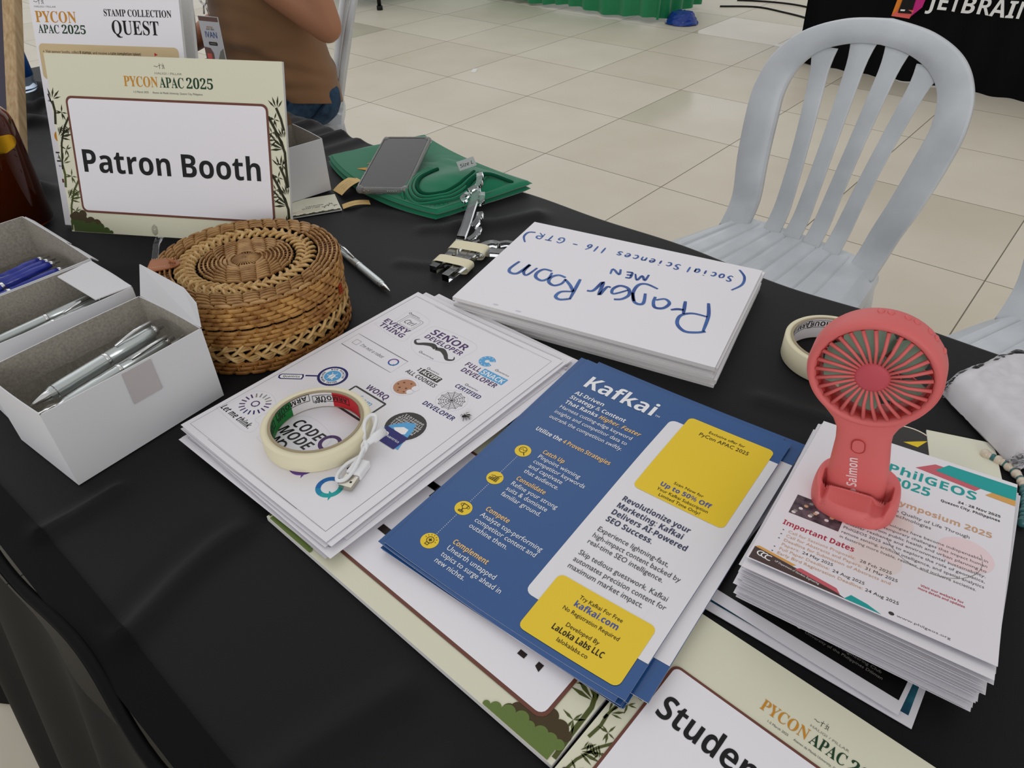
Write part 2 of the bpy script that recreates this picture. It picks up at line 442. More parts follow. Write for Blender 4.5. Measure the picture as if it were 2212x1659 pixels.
class Sheet:
    """a printed sheet: (u,v) metres from the lower left corner as it reads, placed by origin + axes, bent by fn(u,v)->height"""
    def __init__(s, mb, o, u, v, fn=None, lift=0.0):
        s.mb = mb; s.o = Vector(o); s.u = Vector(u).normalized(); v = Vector(v); s.v = (v - s.u * v.dot(s.u)).normalized()
        s.n = s.u.cross(s.v); s.fn = fn or (lambda a, b: 0.0); s.lift = lift; s.st = 0.00012
    def P(s, a, b, k=0):
        return s.o + s.u * a + s.v * b + s.n * (s.fn(a, b) + s.lift + k * s.st)
    def slab(s, w, h, th, face, edge, nu=1, nv=1, back=None):
        mb = s.mb
        mb.grid(lambda i, j: s.P(i * w, j * h), nu, nv, face, nu > 1 or nv > 1)
        mb.grid(lambda i, j: s.P(w - i * w, j * h) - s.n * th, nu, nv, back or edge, nu > 1 or nv > 1)
        def rim(t):
            t *= 4
            if t <= 1: return t * w, 0
            if t <= 2: return w, (t - 1) * h
            if t <= 3: return w - (t - 2) * w, h
            return 0, h - (t - 3) * h
        n = max(nu, nv)
        def R(i, j):
            a, b = rim(i); return s.P(a, b) - s.n * th * (1 - j)
        mb.grid(R, 4 * n, 1, edge, False)
    def panel(s, a0, b0, a1, b1, mt, r=0.0, k=1, nu=6, nv=8):
        rows = [b0 + (b1 - b0) * j / nv for j in range(nv + 1)]
        if r > 0:
            rows = sorted(set([b0 + r * (1 - math.cos(PI / 2 * q / 4)) for q in range(5)] + [b1 - r * (1 - math.cos(PI / 2 * q / 4)) for q in range(5)] + [b for b in rows if b0 + r < b < b1 - r]))
        def ins(b):
            d = max(0, r - (b - b0), r - (b1 - b)); return r - math.sqrt(max(0, r * r - d * d)) if r > 0 else 0
        vs = []; fs = []
        for b in rows:
            i0 = ins(b)
            for i in range(nu + 1): vs.append(s.P(a0 + i0 + (a1 - a0 - 2 * i0) * i / nu, b, k))
        for j in range(len(rows) - 1):
            for i in range(nu): fs.append((j * (nu + 1) + i, j * (nu + 1) + i + 1, (j + 1) * (nu + 1) + i + 1, (j + 1) * (nu + 1) + i))
        s.mb.add(vs, fs, mt, True)
    def poly(s, pts, mt, k=1):
        tri = tessellate_polygon([[Vector((x, y, 0)) for x, y in pts]])
        s.mb.add([s.P(x, y, k) for x, y in pts], [tuple(t) for t in tri], mt)
    def disc(s, c, r, mt, k=1, n=28, ry=None):
        ry = ry or r
        s.mb.add([s.P(c[0], c[1], k)] + [s.P(c[0] + r * math.cos(2 * PI * i / n), c[1] + ry * math.sin(2 * PI * i / n), k) for i in range(n)],
                 [(0, 1 + i, 1 + (i + 1) % n) for i in range(n)], mt)
    def ring(s, c, r, wd, mt, k=1, n=32, a0=0, a1=360):
        s.line([(c[0] + r * math.cos(math.radians(a0 + (a1 - a0) * i / n)), c[1] + r * math.sin(math.radians(a0 + (a1 - a0) * i / n))) for i in range(n + 1)], wd, mt, k)
    def line(s, pts, wd, mt, k=1, closed=False, taper=None):
        P = [Vector((p[0], p[1])) for p in pts]; N = len(P); vs = []; fs = []
        for i in range(N):
            a = P[(i - 1) % N] if (closed or i) else P[0]; b = P[(i + 1) % N] if (closed or i < N - 1) else P[-1]
            t = b - a
            if t.length < 1e-9: t = Vector((1, 0))
            t.normalize(); nn = Vector((-t.y, t.x))
            q = wd / 2 * (taper(i / (N - 1)) if taper else 1)
            if closed:
                d1 = (P[i] - a).normalized(); c = abs(d1.dot(t)); q = q / max(0.5, c)
            vs += [s.P(*(P[i] + nn * q), k), s.P(*(P[i] - nn * q), k)]
        for i in range(N if closed else N - 1):
            j = (i + 1) % N; fs.append((2 * i, 2 * i + 1, 2 * j + 1, 2 * j))
        s.mb.add(vs, fs, mt)
    def rect_line(s, a0, b0, a1, b1, wd, mt, k=1, r=0):
        if r <= 0:
            s.line([(a0, b0), (a1, b0), (a1, b1), (a0, b1)], wd, mt, k, True)
        else:
            pts = []
            for cx, cy, q0 in ((a1 - r, b0 + r, -90), (a1 - r, b1 - r, 0), (a0 + r, b1 - r, 90), (a0 + r, b0 + r, 180)):
                pts += [(cx + r * math.cos(math.radians(q0 + 15 * i)), cy + r * math.sin(math.radians(q0 + 15 * i))) for i in range(7)]
            s.line(pts, wd, mt, k, True)
    def text(s, t, a, b, cap, mt, st='r', width=None, k=2, align='l', rot=0, shear=0, res=2):
        vs, fs, w0 = glyphs(t, st, res); sy = cap / CAP[st]; sx = (width / w0) if width else sy
        off = {'l': 0, 'c': -w0 * sx / 2, 'r': -w0 * sx}[align]
        c, q = math.cos(math.radians(rot)), math.sin(math.radians(rot))
        out = []
        for x, y in vs:
            X = x * sx + off + y * sy * shear; Y = y * sy
            out.append(s.P(a + X * c - Y * q, b + X * q + Y * c, k))
        s.mb.add(out, fs, mt)
    def arc_text(s, t, c, r, cap, mt, mid=90, st='b', k=2, flip=False, spread=1.0):
        ws = [glyphs(ch, st)[2] * cap / CAP[st] + 0.25 * cap * spread if ch != ' ' else 0.7 * cap for ch in t]
        tot = sum(ws); x = -tot / 2
        for ch, wd in zip(t, ws):
            ang = math.radians(mid) + ((x + wd / 2) / r if flip else -(x + wd / 2) / r)
            if ch != ' ':
                s.text(ch, c[0] + r * math.cos(ang), c[1] + r * math.sin(ang), cap, mt, st, k=k, align='c', rot=math.degrees(ang) + (90 if flip else -90))
            x += wd

mm = 0.001
def catmull(pts, n=6):
    P = [Vector(p) for p in pts]; out = []
    for i in range(len(P) - 1):
        a, b, c, d = P[max(0, i - 1)], P[i], P[i + 1], P[min(len(P) - 1, i + 2)]
        for j in range(n):
            t = j / n
            out.append(0.5 * ((2 * b) + (c - a) * t + (2 * a - 5 * b + 4 * c - d) * t * t + (3 * b - a - 3 * c + d) * t ** 3))
    out.append(P[-1]); return out

# ------------------------------------------------------------------ floor and far surroundings
T = 0.75
mb = MB()
mb.grid(lambda u, v: (-3 + 13 * u, -5 + 14 * v, 0.0), 4, 4, 'floor_tiles', False)
struct(mb.build('floor'))

# ------------------------------------------------------------------ table and its cloth
tbl = thing('folding_table', (0.09, 0.45, 0), 'folding table hidden under the black tablecloth', 'table')
mb = MB(); mb.box((0.09, 0.5, 0.728), (0.72, 2.3, 0.03), 'panel_grey'); mb.build('tabletop', tbl, bev=0.004)
for sx in (-0.2, 0.38):
    for sy in (-0.5, 1.5):
        mb = MB(); mb.tube([(sx, sy, 0.0), (sx, sy, 0.712)], 0.014, 'steel'); mb.build('leg', tbl)

CREASE = [
    ([(-0.274, 0.180), (-0.249, 0.176), (-0.212, 0.178)], 0.0045, 0.008),
    ([(-0.274, 0.036), (-0.221, 0.052), (-0.19, 0.058), (-0.168, 0.057)], 0.0060, 0.011),
    ([(-0.27, 0.058), (-0.215, 0.076), (-0.19, 0.082)], -0.0015, 0.012),
    ([(0.33, 0.29), (0.385, 0.256), (0.43, 0.235)], 0.006, 0.016),
    ([(0.30, 0.33), (0.335, 0.295), (0.35, 0.28)], 0.004, 0.012),
    ([(0.215, 0.285), (0.235, 0.247), (0.25, 0.225)], 0.0028, 0.009),
    ([(0.29, 0.44), (0.33, 0.34), (0.37, 0.29)], 0.003, 0.012),
    ([(0.25, -0.19), (0.262, -0.25), (0.255, -0.29)], 0.0025, 0.01),
    ([(-0.27, -0.12), (-0.22, -0.13), (-0.18, -0.14)], 0.004, 0.013),
    ([(-0.27, -0.2), (-0.23, -0.19), (-0.2, -0.2)], 0.003, 0.012),
]
for q in range(26):   # the rucked far end of the cloth
    x0 = 0.42 - 0.6 * random.random(); y0 = 0.84 + 0.8 * random.random()
    a = 1.9 + 0.5 * random.random(); l = 0.12 + 0.2 * random.random()
    CREASE.append(([(x0, y0), (x0 + l * 0.5 * math.cos(a), y0 + l * 0.5 * math.sin(a) + 0.01), (x0 + l * math.cos(a), y0 + l * math.sin(a))], 0.006 + 0.010 * random.random(), 0.014 + 0.012 * random.random()))
for q in range(7):
    y0 = 0.66 + 0.16 * q / 7 * 2
    CREASE.append(([(0.30 + 0.02 * q % 0.05, y0), (0.39, y0 + 0.02), (0.47, y0 + 0.012)], 0.004 + 0.004 * (q % 2), 0.014))
def seg_d(p, a, b):
    ax, ay = b[0] - a[0], b[1] - a[1]; L = ax * ax + ay * ay
    t = max(0, min(1, ((p[0] - a[0]) * ax + (p[1] - a[1]) * ay) / L))
    return math.hypot(p[0] - a[0] - ax * t, p[1] - a[1] - ay * t), t
def cloth_h(x, y):
    h = 0.0
    for pts, amp, wd in CREASE:
        if not (min(p[0] for p in pts) - 3 * wd < x < max(p[0] for p in pts) + 3 * wd and min(p[1] for p in pts) - 3 * wd < y < max(p[1] for p in pts) + 3 * wd): continue
        best = min((seg_d((x, y), pts[i], pts[i + 1])[0] for i in range(len(pts) - 1)))
        wgt = 1.0
        q = best / wd
        h += 1.5 * amp * math.exp(-q * q)
    return h - .0012 * (0.5 + 0.5 * noise.noise(Vector((x * 8, y * 8, 2.0))))
X0, X1, Y0, Y1 = -0.296, 0.475, -0.62, 1.66
def edge_x(y): return X1 + 0.006 * math.sin(9 * y) + 0.004 * math.sin(23 * y + 1)
cl = thing('tablecloth', (0.09, 0.5, T), 'black cloth covering the long table under the papers', 'tablecloth')
mb = MB()
def top(u, v):
    y = Y0 + (Y1 - Y0) * v; x = X0 + (edge_x(y) - X0) * u
    return (x, y, T + cloth_h(x, y))
mb.grid(top, 130, 380, 'black_cloth')
def back_drop(u, v):   # falls over the far edge
    y = Y0 + (Y1 - Y0) * v; x = edge_x(y); t = u * PI / 2
    h = cloth_h(x, y) * (1 - u)
    if u <= 0.34:
        a = u / 0.34 * PI / 2; return (x + 0.008 * math.sin(a), y, T + h - 0.008 * (1 - math.cos(a)))
    d = (u - 0.34) / 0.66 * 0.66
    return (x + 0.008 + (0.012 + 0.03 * d) * (0.5 + 0.5 * math.sin(26 * y + 3 * math.sin(7 * y))) * d, y, T - 0.008 - d)
mb.grid(back_drop, 18, 260, 'black_cloth')
o = mb.build('top_panel', cl)
mb = MB()
def header(u, v):      # flat hem strip laid along the near edge
    y = Y0 + (Y1 - Y0) * v
    x = -0.300 + (0.026 + 0.002 * math.sin(11 * y)) * u
    return (x, y, T + cloth_h(x, y) + 0.0018 + 0.002 * max(0, math.sin(24 * y + 2 * math.sin(5 * y))) * (1 - abs(2 * u - 1)))
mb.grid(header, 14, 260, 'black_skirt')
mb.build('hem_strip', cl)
mb = MB()
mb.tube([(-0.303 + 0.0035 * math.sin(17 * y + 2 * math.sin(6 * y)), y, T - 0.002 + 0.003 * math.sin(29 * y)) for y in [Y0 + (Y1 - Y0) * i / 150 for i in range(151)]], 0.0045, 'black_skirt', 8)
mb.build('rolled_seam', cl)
mb = MB()
def skirt(u, v):
    y = Y0 + (Y1 - Y0) * v; d = u
    ph = 30 * y + 2.2 * math.sin(6 * y) + 0.6 * math.sin(17 * y)
    amp = 0.004 + 0.034 * d ** 0.7
    x = -0.309 - 0.075 * d - amp * (0.5 + 0.5 * math.sin(ph)) - 0.010 * d * math.sin(3 * y + 1)
    return (x, y + 0.012 * d * math.cos(ph), T - 0.004 - d * 0.738)
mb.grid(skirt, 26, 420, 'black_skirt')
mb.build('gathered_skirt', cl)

# ------------------------------------------------------------------ printed boards
def bamboo_leafstar(S, c, r, mt, rot=0, n=6, k=2):
    for i in range(n):
        a = math.radians(rot + 360 * i / n + 13 * ((i * 37) % 5 - 2)); l = r * (0.75 + 0.3 * ((i * 53) % 7) / 7)
        d = (math.cos(a), math.sin(a)); q = (-d[1], d[0]); wd = l * 0.10
        S.poly([(c[0], c[1]), (c[0] + d[0] * l * 0.45 + q[0] * wd, c[1] + d[1] * l * 0.45 + q[1] * wd), (c[0] + d[0] * l, c[1] + d[1] * l), (c[0] + d[0] * l * 0.45 - q[0] * wd, c[1] + d[1] * l * 0.45 - q[1] * wd)], mt, k)
def bamboo_spray(S, c, r, ang, mt, k=2, spread=70, n=4):
    for i in range(n):
        a = math.radians(ang + spread * (i / (n - 1) - 0.5)); l = r * (0.8 + 0.25 * ((i * 29) % 5) / 5)
        d = (math.cos(a), math.sin(a)); q = (-d[1], d[0]); wd = l * 0.09
        b = (c[0] + d[0] * l * 0.12 + 0.25 * r * (i / n - 0.4) * q[0], c[1] + d[1] * l * 0.12)
        S.poly([b, (b[0] + d[0] * l * 0.5 + q[0] * wd, b[1] + d[1] * l * 0.5 + q[1] * wd), (b[0] + d[0] * l, b[1] + d[1] * l), (b[0] + d[0] * l * 0.5 - q[0] * wd, b[1] + d[1] * l * 0.5 - q[1] * wd)], mt, k)
def bush(S, pts, mt, k):
    """scalloped hedge: outline of overlapping round lobes down to the sheet's lower edge"""
    for q_, (x, y, r) in enumerate(pts):
        out = []
        for i in range(25):
            a = 2 * PI * i / 24; out.append((x + r * math.cos(a), max(0.0005, y + r * math.sin(a))))
        S.poly([p for i_, p in enumerate(out[:-1]) if i_ == 0 or (abs(p[0] - out[i_ - 1][0]) + abs(p[1] - out[i_ - 1][1])) > 1e-5], mt, k + .03 * q_)
    for i in range(len(pts) - 1):
        a, b = pts[i], pts[i + 1]
        S.poly([(a[0], 0.0005), (b[0], 0.0005), (b[0], b[1]), (a[0], a[1])], mt, k + .5 + .03 * i)
def baybayin(S, x, y, h, mt, k=2):
    def L(pts): S.line([(x + a * h, y + b * h) for a, b in pts], h * 0.09, mt, k)
    L([(0, .55), (.2, .68), (.42, .55), (.62, .45), (.85, .58), (1.0, .55)])
    L([(1.1, .85), (1.25, .75), (1.5, .95), (1.75, .88)]); L([(1.42, .85), (1.38, .4), (1.45, .25), (1.38, .05)]); S.disc((x + 1.42 * h, y + 1.2 * h), h * 0.07, mt, k, 10)
    L([(1.95, .9), (2.2, .95), (2.25, .75), (2.05, .6), (2.28, .5), (2.25, .2), (2.0, .15)]); L([(2.25, .9), (2.5, .95), (2.5, .3), (2.65, .1)]); S.disc((x + 2.2 * h, y + 1.25 * h), h * 0.07, mt, k, 10)
def booth_sign(S, lines, variant=0, fb=.0255, slab=True):
    """the A4 landscape booth sign's print"""
    if slab: S.slab(0.297, 0.21, 0.005, 'cream', 'foam_edge')
    ld = ('leaf_dark', 'bush_dark', 'bush_forest') if variant == 0 else ('bamboo_green', 'bush_dark', 'bush_green')
    # bamboo, left side
    for dv in (0.0, 0.075):
        dk = ld[0] if (dv or variant) else 'bamboo_green'
        S.line([(.0225, .068 + dv), (.012, .052 + dv), (.005, .033 + dv), (.002, .012 + dv), (.001, .002 + dv)], .0024, dk, 2)
        S.line([(.0015, .082 + dv), (.003, .070 + dv), (.001, .055 + dv)], .003, dk, 2)
        bamboo_leafstar(S, (.0115, .069 + dv), .0105, dk, 20)
        bamboo_leafstar(S, (.0165, .050 + dv), .008, dk, 60, 5)
        bamboo_spray(S, (.003, .040 + dv), .017, 25, dk)
        bamboo_spray(S, (.002, .084 + dv), .013, 60, dk, spread=90)
        bamboo_spray(S, (.0185, .046 + dv), .009, 150, dk, spread=60)
        bamboo_leafstar(S, (.010, .026 + dv), .010, dk, 80, 5)
        bamboo_spray(S, (.0045, .053 + dv), .009, 300, dk, spread=60)
    # bamboo, right side
    for dv in (0.0, 0.066):
        dk = ld[0]
        S.line([(.276, .084 + dv), (.283, .071 + dv), (.289, .058 + dv), (.294, .044 + dv), (.2945, .022 + dv), (.2955, .004 + dv)], .0032, dk, 2)
        S.line([(.2865, .094 + dv), (.2915, .082 + dv), (.2945, .069 + dv)], .003, dk, 2)
        bamboo_leafstar(S, (.2835, .081 + dv), .0095, dk, 10)
        bamboo_spray(S, (.287, .093 + dv), .013, 95, dk, spread=80)
        bamboo_spray(S, (.293, .048 + dv), .018, 150, dk)
        bamboo_spray(S, (.285, .058 + dv), .012, 165, dk, spread=110)
        bamboo_leafstar(S, (.2795, .066 + dv), .008, dk, 40, 5)
        bamboo_spray(S, (.2935, .060 + dv), .012, 110, dk, spread=50)
        bamboo_leafstar(S, (.290, .030 + dv), .010, dk, 100, 5)
    for side in (0, 1):
        X = (lambda x: x) if side == 0 else (lambda x: .297 - x)
        bush(S, [(X(a), b, r) for a, b, r in ((.004, .019, .0035), (.010, .020, .006), (.019, .023, .005), (.029, .014, .006), (.037, .012, .0055), (.041, .008, .005))], ld[1], 3)
        bush(S, [(X(a), b, r) for a, b, r in ((.004, .012, .0035), (.010, .011, .0045), (.017, .010, .005), (.025, .009, .0035), (.032, .0095, .005), (.041, .007, .005), (.049, .004, .004), (.055, .002, .0025))], ld[2], 4)
    S.panel(.0195, fb, .2765, .1635, 'frame_brown', .0075, 5)
    S.panel(.0222, fb + .0027, .2738, .1608, 'board_white', .0055, 6)
    for t, a, b, cap, wd in lines: S.text(t, a, b, cap, 'ink_black', 'b', width=wd, k=8, res=4)
    baybayin(S, .139, .197, .0050, 'ink_dark')
    S.text('HALIGI / PILLAR', .156, .1913, .0023, 'ink_pale', width=.034, align='c')
    S.text('PYCON', .0985, .1770, .0112, 'gold_print', 's', width=.043, res=4)
    S.text('APAC', .1437, .1770, .0112, 'green_print', 's', width=.0305, res=4)
    S.text('2025', .1775, .1770, .0112, 'green_print', 's', width=.033, res=4)
    S.text('1-2 March 2025', .1095, .1700, .0022, 'ink_grey', width=.019)
    S.text('Ateneo de Manila University, Quezon City, Philippines', .1335, .1700, .0022, 'ink_grey', width=.063)

mb = MB()
S = Sheet(mb, (-0.037, 0.627, 0.786), (0.160, -0.250, -0.004), (0.059, 0.034, 0.198))
booth_sign(S, [('Patron Booth', .031, .0755, .0268, .231)])
sign = tag(mb.build('booth_sign'), 'leaning cream sign reading Patron Booth in bold black', 'sign')

mb = MB()
S = Sheet(mb, (-0.1485, 0.050, 0.7552), (-.018, -1, 0), (1, -.018, 0))
booth_sign(S, [('T', .060, .083, .031, None)], 1, .0165)
S.poly([(.079, .050), (.0925, .050), (.0925, .0565), (.079, .0565)], 'ink_dark', 8)
S.poly([(.060, .108), (.0845, .108), (.0845, .115), (.060, .115)], 'ink_dark', 8); S.poly([(.0845, .101), (.089, .101), (.089, .128), (.0845, .128)], 'ink_dark', 8)
S.poly([(.249, .042), (.2535, .040), (.2535, .046), (.249, .046)], 'ink_dark', 8); S.poly([(.234, .041), (.240, .041), (.240, .045), (.234, .045)], 'ink_dark', 8)
tag(mb.build('booth_sign'), 'cream bamboo-bordered sign lying under the blue flyers and sticker sheets', 'sign', 'booth signs lying flat')

mb = MB()
class ScaledSheet(Sheet):
    def P(s, a, b, k=0): return Sheet.P(s, a * .707 + .0030, b * .707 + .0030, k)
sv = Vector((0.999, -0.035, 0)); so_ = Vector((-0.0040, -0.2545, 0.7552)) - sv * 0.1640
Sheet(mb, so_, (-0.035, -0.999, 0), sv).slab(.2160, .1640, .005, 'cream', 'foam_edge')
S = ScaledSheet(mb, so_, (-0.035, -0.999, 0), sv)
booth_sign(S, [('Student', .0320, .1100, .0235, .105)], 1, slab=False)
tag(mb.build('booth_sign'), 'cream sign lying flat, its bold word starting Stude', 'sign', 'booth signs lying flat')

# white portrait poster behind the sign
pu = Vector((0.5, -0.866, 0)); pv = Vector((0.282, 0.1628, 0.9455))
mb = MB()
S = Sheet(mb, (-0.013, 0.731, 0.7545), pu, pv)
S.slab(0.21, 0.297, 0.005, 'board_white', 'foam_edge')
baybayin(S, .0065, .2785, .0055, 'ink_dark')
S.text('HALIGI / PILLAR', .0067, .2750, .0020, 'ink_pale', width=.031)
S.text('PYCON', .0058, .2580, .0128, 'gold_print', 's', width=.0585, res=4)
S.text('APAC', .0070, .2453, .0098, 'green_print', 's', width=.0305, res=4)
S.text('2025', .0415, .2453, .0098, 'green_print', 's', width=.034, res=4)
S.text('STAMP COLLECTION', .1047, .2670, .0078, 'ink_black', 's', width=.0935, res=4)
S.text('QUEST', .1135, .2464, .0158, 'ink_black', 's', width=.0655, res=4)
S.panel(.0035, .190, .2030, .2330, 'gold_pale', .006, 1)
for t, a, wd, st in (('Visit sponsor booths, collect', .0130, .0485, 'r'), ('8 stamps,', .0625, .0175, 'b'), ('and receive a', .0813, .0240, 'r'), ('cute completion token!', .1065, .0435, 'b')):
    S.text(t, a, .2222, .0033, 'ink_dark', st, width=wd)
S.disc((.0098, .2236), .0007, 'ink_dark', 2, 10); S.poly([(.1690, .2222), (.1735, .2240), (.1690, .2262)], 'tape_red', 2)
bamboo_leafstar(S, (.011, .163), .008, 'ink_black', 10); S.line([(.006, .172), (.013, .150), (.020, .146)], .002, 'ink_black', 2); S.poly([(.012, .146), (.021, .141), (.021, .150)], 'ink_black', 2)
S.disc((.0130, .1185), .0075, 'gold_print', 2); S.disc((.0130, .1185), .0035, 'board_white', 3)
for b in (.0975, .0865):
    S.line([(.0035, b), (.022, b)], .0018, 'ink_black', 2); S.text('Booth', .0055, b - .0075, .0022, 'ink_grey', 'b', rot=0); S.text('stamp here', .0125, b - .0055, .0016, 'ink_pale')
S.poly([(.0065, .058), (.012, .058), (.012, .063), (.0065, .063)], 'frame_brown', 2)
tag(mb.build('quest_poster'), 'white portrait poster headed Stamp Collection Quest', 'poster')
mb = MB()   # its rear support panel
S = Sheet(mb, Vector((-0.013, 0.731, 0.7545)) + Vector((0.045, 0.026, 0.0)), pu, pv)
S.slab(0.195, 0.297, 0.006, 'foam_edge', 'foam_edge')
tag(mb.build('backing_board'), 'plain grey backing board directly behind the portrait poster', 'board')

# ------------------------------------------------------------------ clear acrylic easels
n2 = Vector((0.845, 0.535, 0)).normalized(); s2 = Vector((0.535, -0.845, 0)).normalized()
def easel(name, loc, label, prof_scale=1.0, gap=0.10):
    t = thing(name, loc, label, 'easel', 'clear acrylic easels')
    L = Vector(loc)
    for k in (0, 1):
        base = L + s2 * gap * k
        P = lambda a, b: tuple(base + n2 * a + Vector((0, 0, b)))
        mb = MB()
        mb.tube(catmull([P(-.048, .0045), P(-.036, .010), P(-.022, .024), P(-.006, .030), P(.03, .033), P(.075, .016), P(.095, .0045)], 5), .0040, 'acrylic', 8)
        mb.tube(catmull([P(-.006, .030), P(-.012, .034), P(-.013, .041), P(-.009, .0455)], 4), .0050, 'acrylic', 8)
        mb.tube([P(.012, .033), P(.045, .118)], .0032, 'acrylic', 8)
        mb.build('side_bracket', t)
    mb = MB(); a = L + n2 * .055 + Vector((0, 0, .030)); mb.tube([a, a + s2 * gap], .003, 'acrylic', 8); mb.build('cross_bar', t)
easel('acrylic_easel', (0.040, 0.540, T + 0.0005), 'clear acrylic easel holding up the Patron Booth sign')

# ------------------------------------------------------------------ the bundled easel lying on the cloth
t = thing('acrylic_easel', (0.27, 0.23, T), 'clear acrylic easel folded and bound with white masking tape', 'easel', 'clear acrylic easels')
z = T + 0.006
def strip(mb, pts, wd, th, z0):
    P = [Vector((p[0], p[1], p[2] if len(p) > 2 else z0)) for p in pts]
    mb.tube(catmull(P, 4) if len(P) > 2 else P, wd / 2 * 1.414, 'acrylic', 4, smooth=False, flat=((0, 0, 1), th / wd), q0=PI / 4)
for pts in ([(0.222, 0.232), (0.262, 0.240), (0.300, 0.258)], [(0.216, 0.205), (0.262, 0.213), (0.305, 0.222)], [(0.235, 0.220), (0.27, 0.226), (0.31, 0.240)]):
    mb = MB(); strip(mb, [(a, b, z) for a, b in pts], 0.010, 0.009, z); mb.build('foot_rail', t)
mb = MB()   # arm reaching away over the cloth
strip(mb, [(a, b, c) for a, b, c in ((0.300, 0.258, .760), (0.325, 0.272, .765), (0.352, 0.288, .772), (0.374, 0.300, .779), (0.388, 0.309, .784))], 0.011, 0.006, z)
strip(mb, [(0.380, 0.316, .782), (0.394, 0.312, .786), (0.405, 0.318, .789), (0.416, 0.328, .793)], 0.009, 0.006, z)
strip(mb, [(0.380, 0.318, .778), (0.368, 0.318, .775), (0.366, 0.310, .774)], 0.007, 0.006, z)
strip(mb, [(0.390, 0.300, .780), (0.378, 0.290, .776), (0.371, 0.291, .774)], 0.007, 0.006, z)
strip(mb, [(0.328, 0.262, .764), (0.340, 0.262, .770), (0.350, 0.268, .774)], 0.008, 0.006, z)
strip(mb, [(0.300, 0.245, .760), (0.315, 0.245, .762), (0.330, 0.252, .764)], 0.007, 0.005, z)
mb.build('arm', t)
mb = MB()   # arm running under the stack of signs
strip(mb, [(0.288, 0.222, z), (0.300, 0.206, z), (0.308, 0.192, z), (0.317, 0.178, z), (0.322, 0.160, z)], 0.012, 0.006, z)
strip(mb, [(0.298, 0.226, z), (0.318, 0.222, z), (0.322, 0.212, z)], 0.009, 0.006, z)
strip(mb, [(0.322, 0.212, z), (0.332, 0.206, z), (0.335, 0.196, z)], 0.006, 0.006, z)
strip(mb, [(0.316, 0.184, z), (0.327, 0.184, z), (0.335, 0.176, z)], 0.006, 0.006, z)
mb.build('arm', t)
for c, a, wd in (((0.287, 0.232), 20, 0.022), ((0.247, 0.222), 16, 0.018)):
    mb = MB(); M = Matrix.Translation((c[0], c[1], z)) @ Matrix.Rotation(math.radians(a), 4, 'Z')
    mb.grid(lambda u, v: M @ Vector(((v - 0.5) * wd, 0.0255 * math.copysign(abs(math.cos(2 * PI * u)) ** 0.4, math.cos(2 * PI * u)), 0.0062 * math.copysign(abs(math.sin(2 * PI * u)) ** 0.6, math.sin(2 * PI * u)))), 32, 2, 'tape_cream', True, cu=True)
    mb.build('tape_band', t)

# ------------------------------------------------------------------ prayer room boards
def pose(pts):
    return [Vector(p) for p in pts]
RNG = random.Random(3)
ZB = 0.7508
brd = {}
pz = 0.776
pb = Vector((0.4385, -0.0985, 0)); pux = (-0.0665, 0.2905, 0); pvx = (-0.202, -0.0462, 0)
STROKES = [[[37.1, 98.2], [30.3, 123.5], [27.5, 154.5]], [[25.1, 153.4], [33.4, 159.5], [45.1, 162.4], [55.7, 152.1], [57.2, 135.6], [47.0, 125.8], [30.8, 125.5]], [[60.9, 105.3], [55.4, 131.3]], [[57.4, 123.4], [63.8, 124.5], [69.9, 129.1]], [[93.5, 110.8], [91.7, 122.8], [86.7, 132.0], [78.2, 129.2], [75.3, 117.2], [82.3, 110.6], [90.8, 117.0]], [[105.8, 109.0], [101.1, 128.8], [105.8, 133.4], [112.8, 128.7], [119.3, 113.3]], [[111.4, 129.8], [118.7, 113.0], [119.0, 95.0], [111.2, 88.8], [96.4, 93.5]], [[132.9, 135.9], [125.2, 131.4], [121.2, 119.7], [126.6, 107.2], [137.1, 105.5], [141.9, 116.0], [137.6, 125.2], [125.6, 110.5]], [[166.9, 131.7], [160.4, 128.1], [157.4, 105.9], [151.3, 134.4], [149.6, 114.9], [145.2, 113.7]], [[183.5, 111.9], [177.1, 155.9]], [[176.3, 155.5], [186.3, 162.5], [193.5, 158.5], [192.0, 146.8], [180.0, 140.7]], [[180.0, 140.7], [188.5, 129.5], [199.0, 119.7]], [[200.4, 115.7], [210.0, 114.2], [215.8, 122.6], [213.8, 133.3], [205.2, 137.8], [199.0, 130.4], [198.9, 118.9]], [[220.9, 109.2], [231.1, 109.1], [235.1, 119.6], [232.0, 130.0], [222.4, 134.1], [217.7, 125.5], [219.3, 112.5]], [[266.1, 104.8], [268.6, 124.9], [263.6, 133.4], [255.0, 130.6], [251.1, 106.1], [250.8, 123.6], [243.8, 130.7], [239.9, 109.9]], [[115.8, 67.5], [116.0, 82.1], [122.0, 73.1], [124.3, 85.1], [130.7, 72.3]], [[134.4, 70.8], [132.7, 84.3]], [[134.4, 70.8], [141.5, 72.4]], [[133.6, 77.6], [139.2, 78.5]], [[132.7, 84.3], [138.5, 85.3]], [[149.8, 69.8], [147.2, 82.2], [158.1, 72.8], [156.9, 85.0]], [[24.5, 10.1], [15.5, 24.1], [13.9, 42.9], [21.6, 59.7]], [[282.2, 27.3], [290.5, 31.1], [290.7, 43.9], [282.7, 57.1]]]
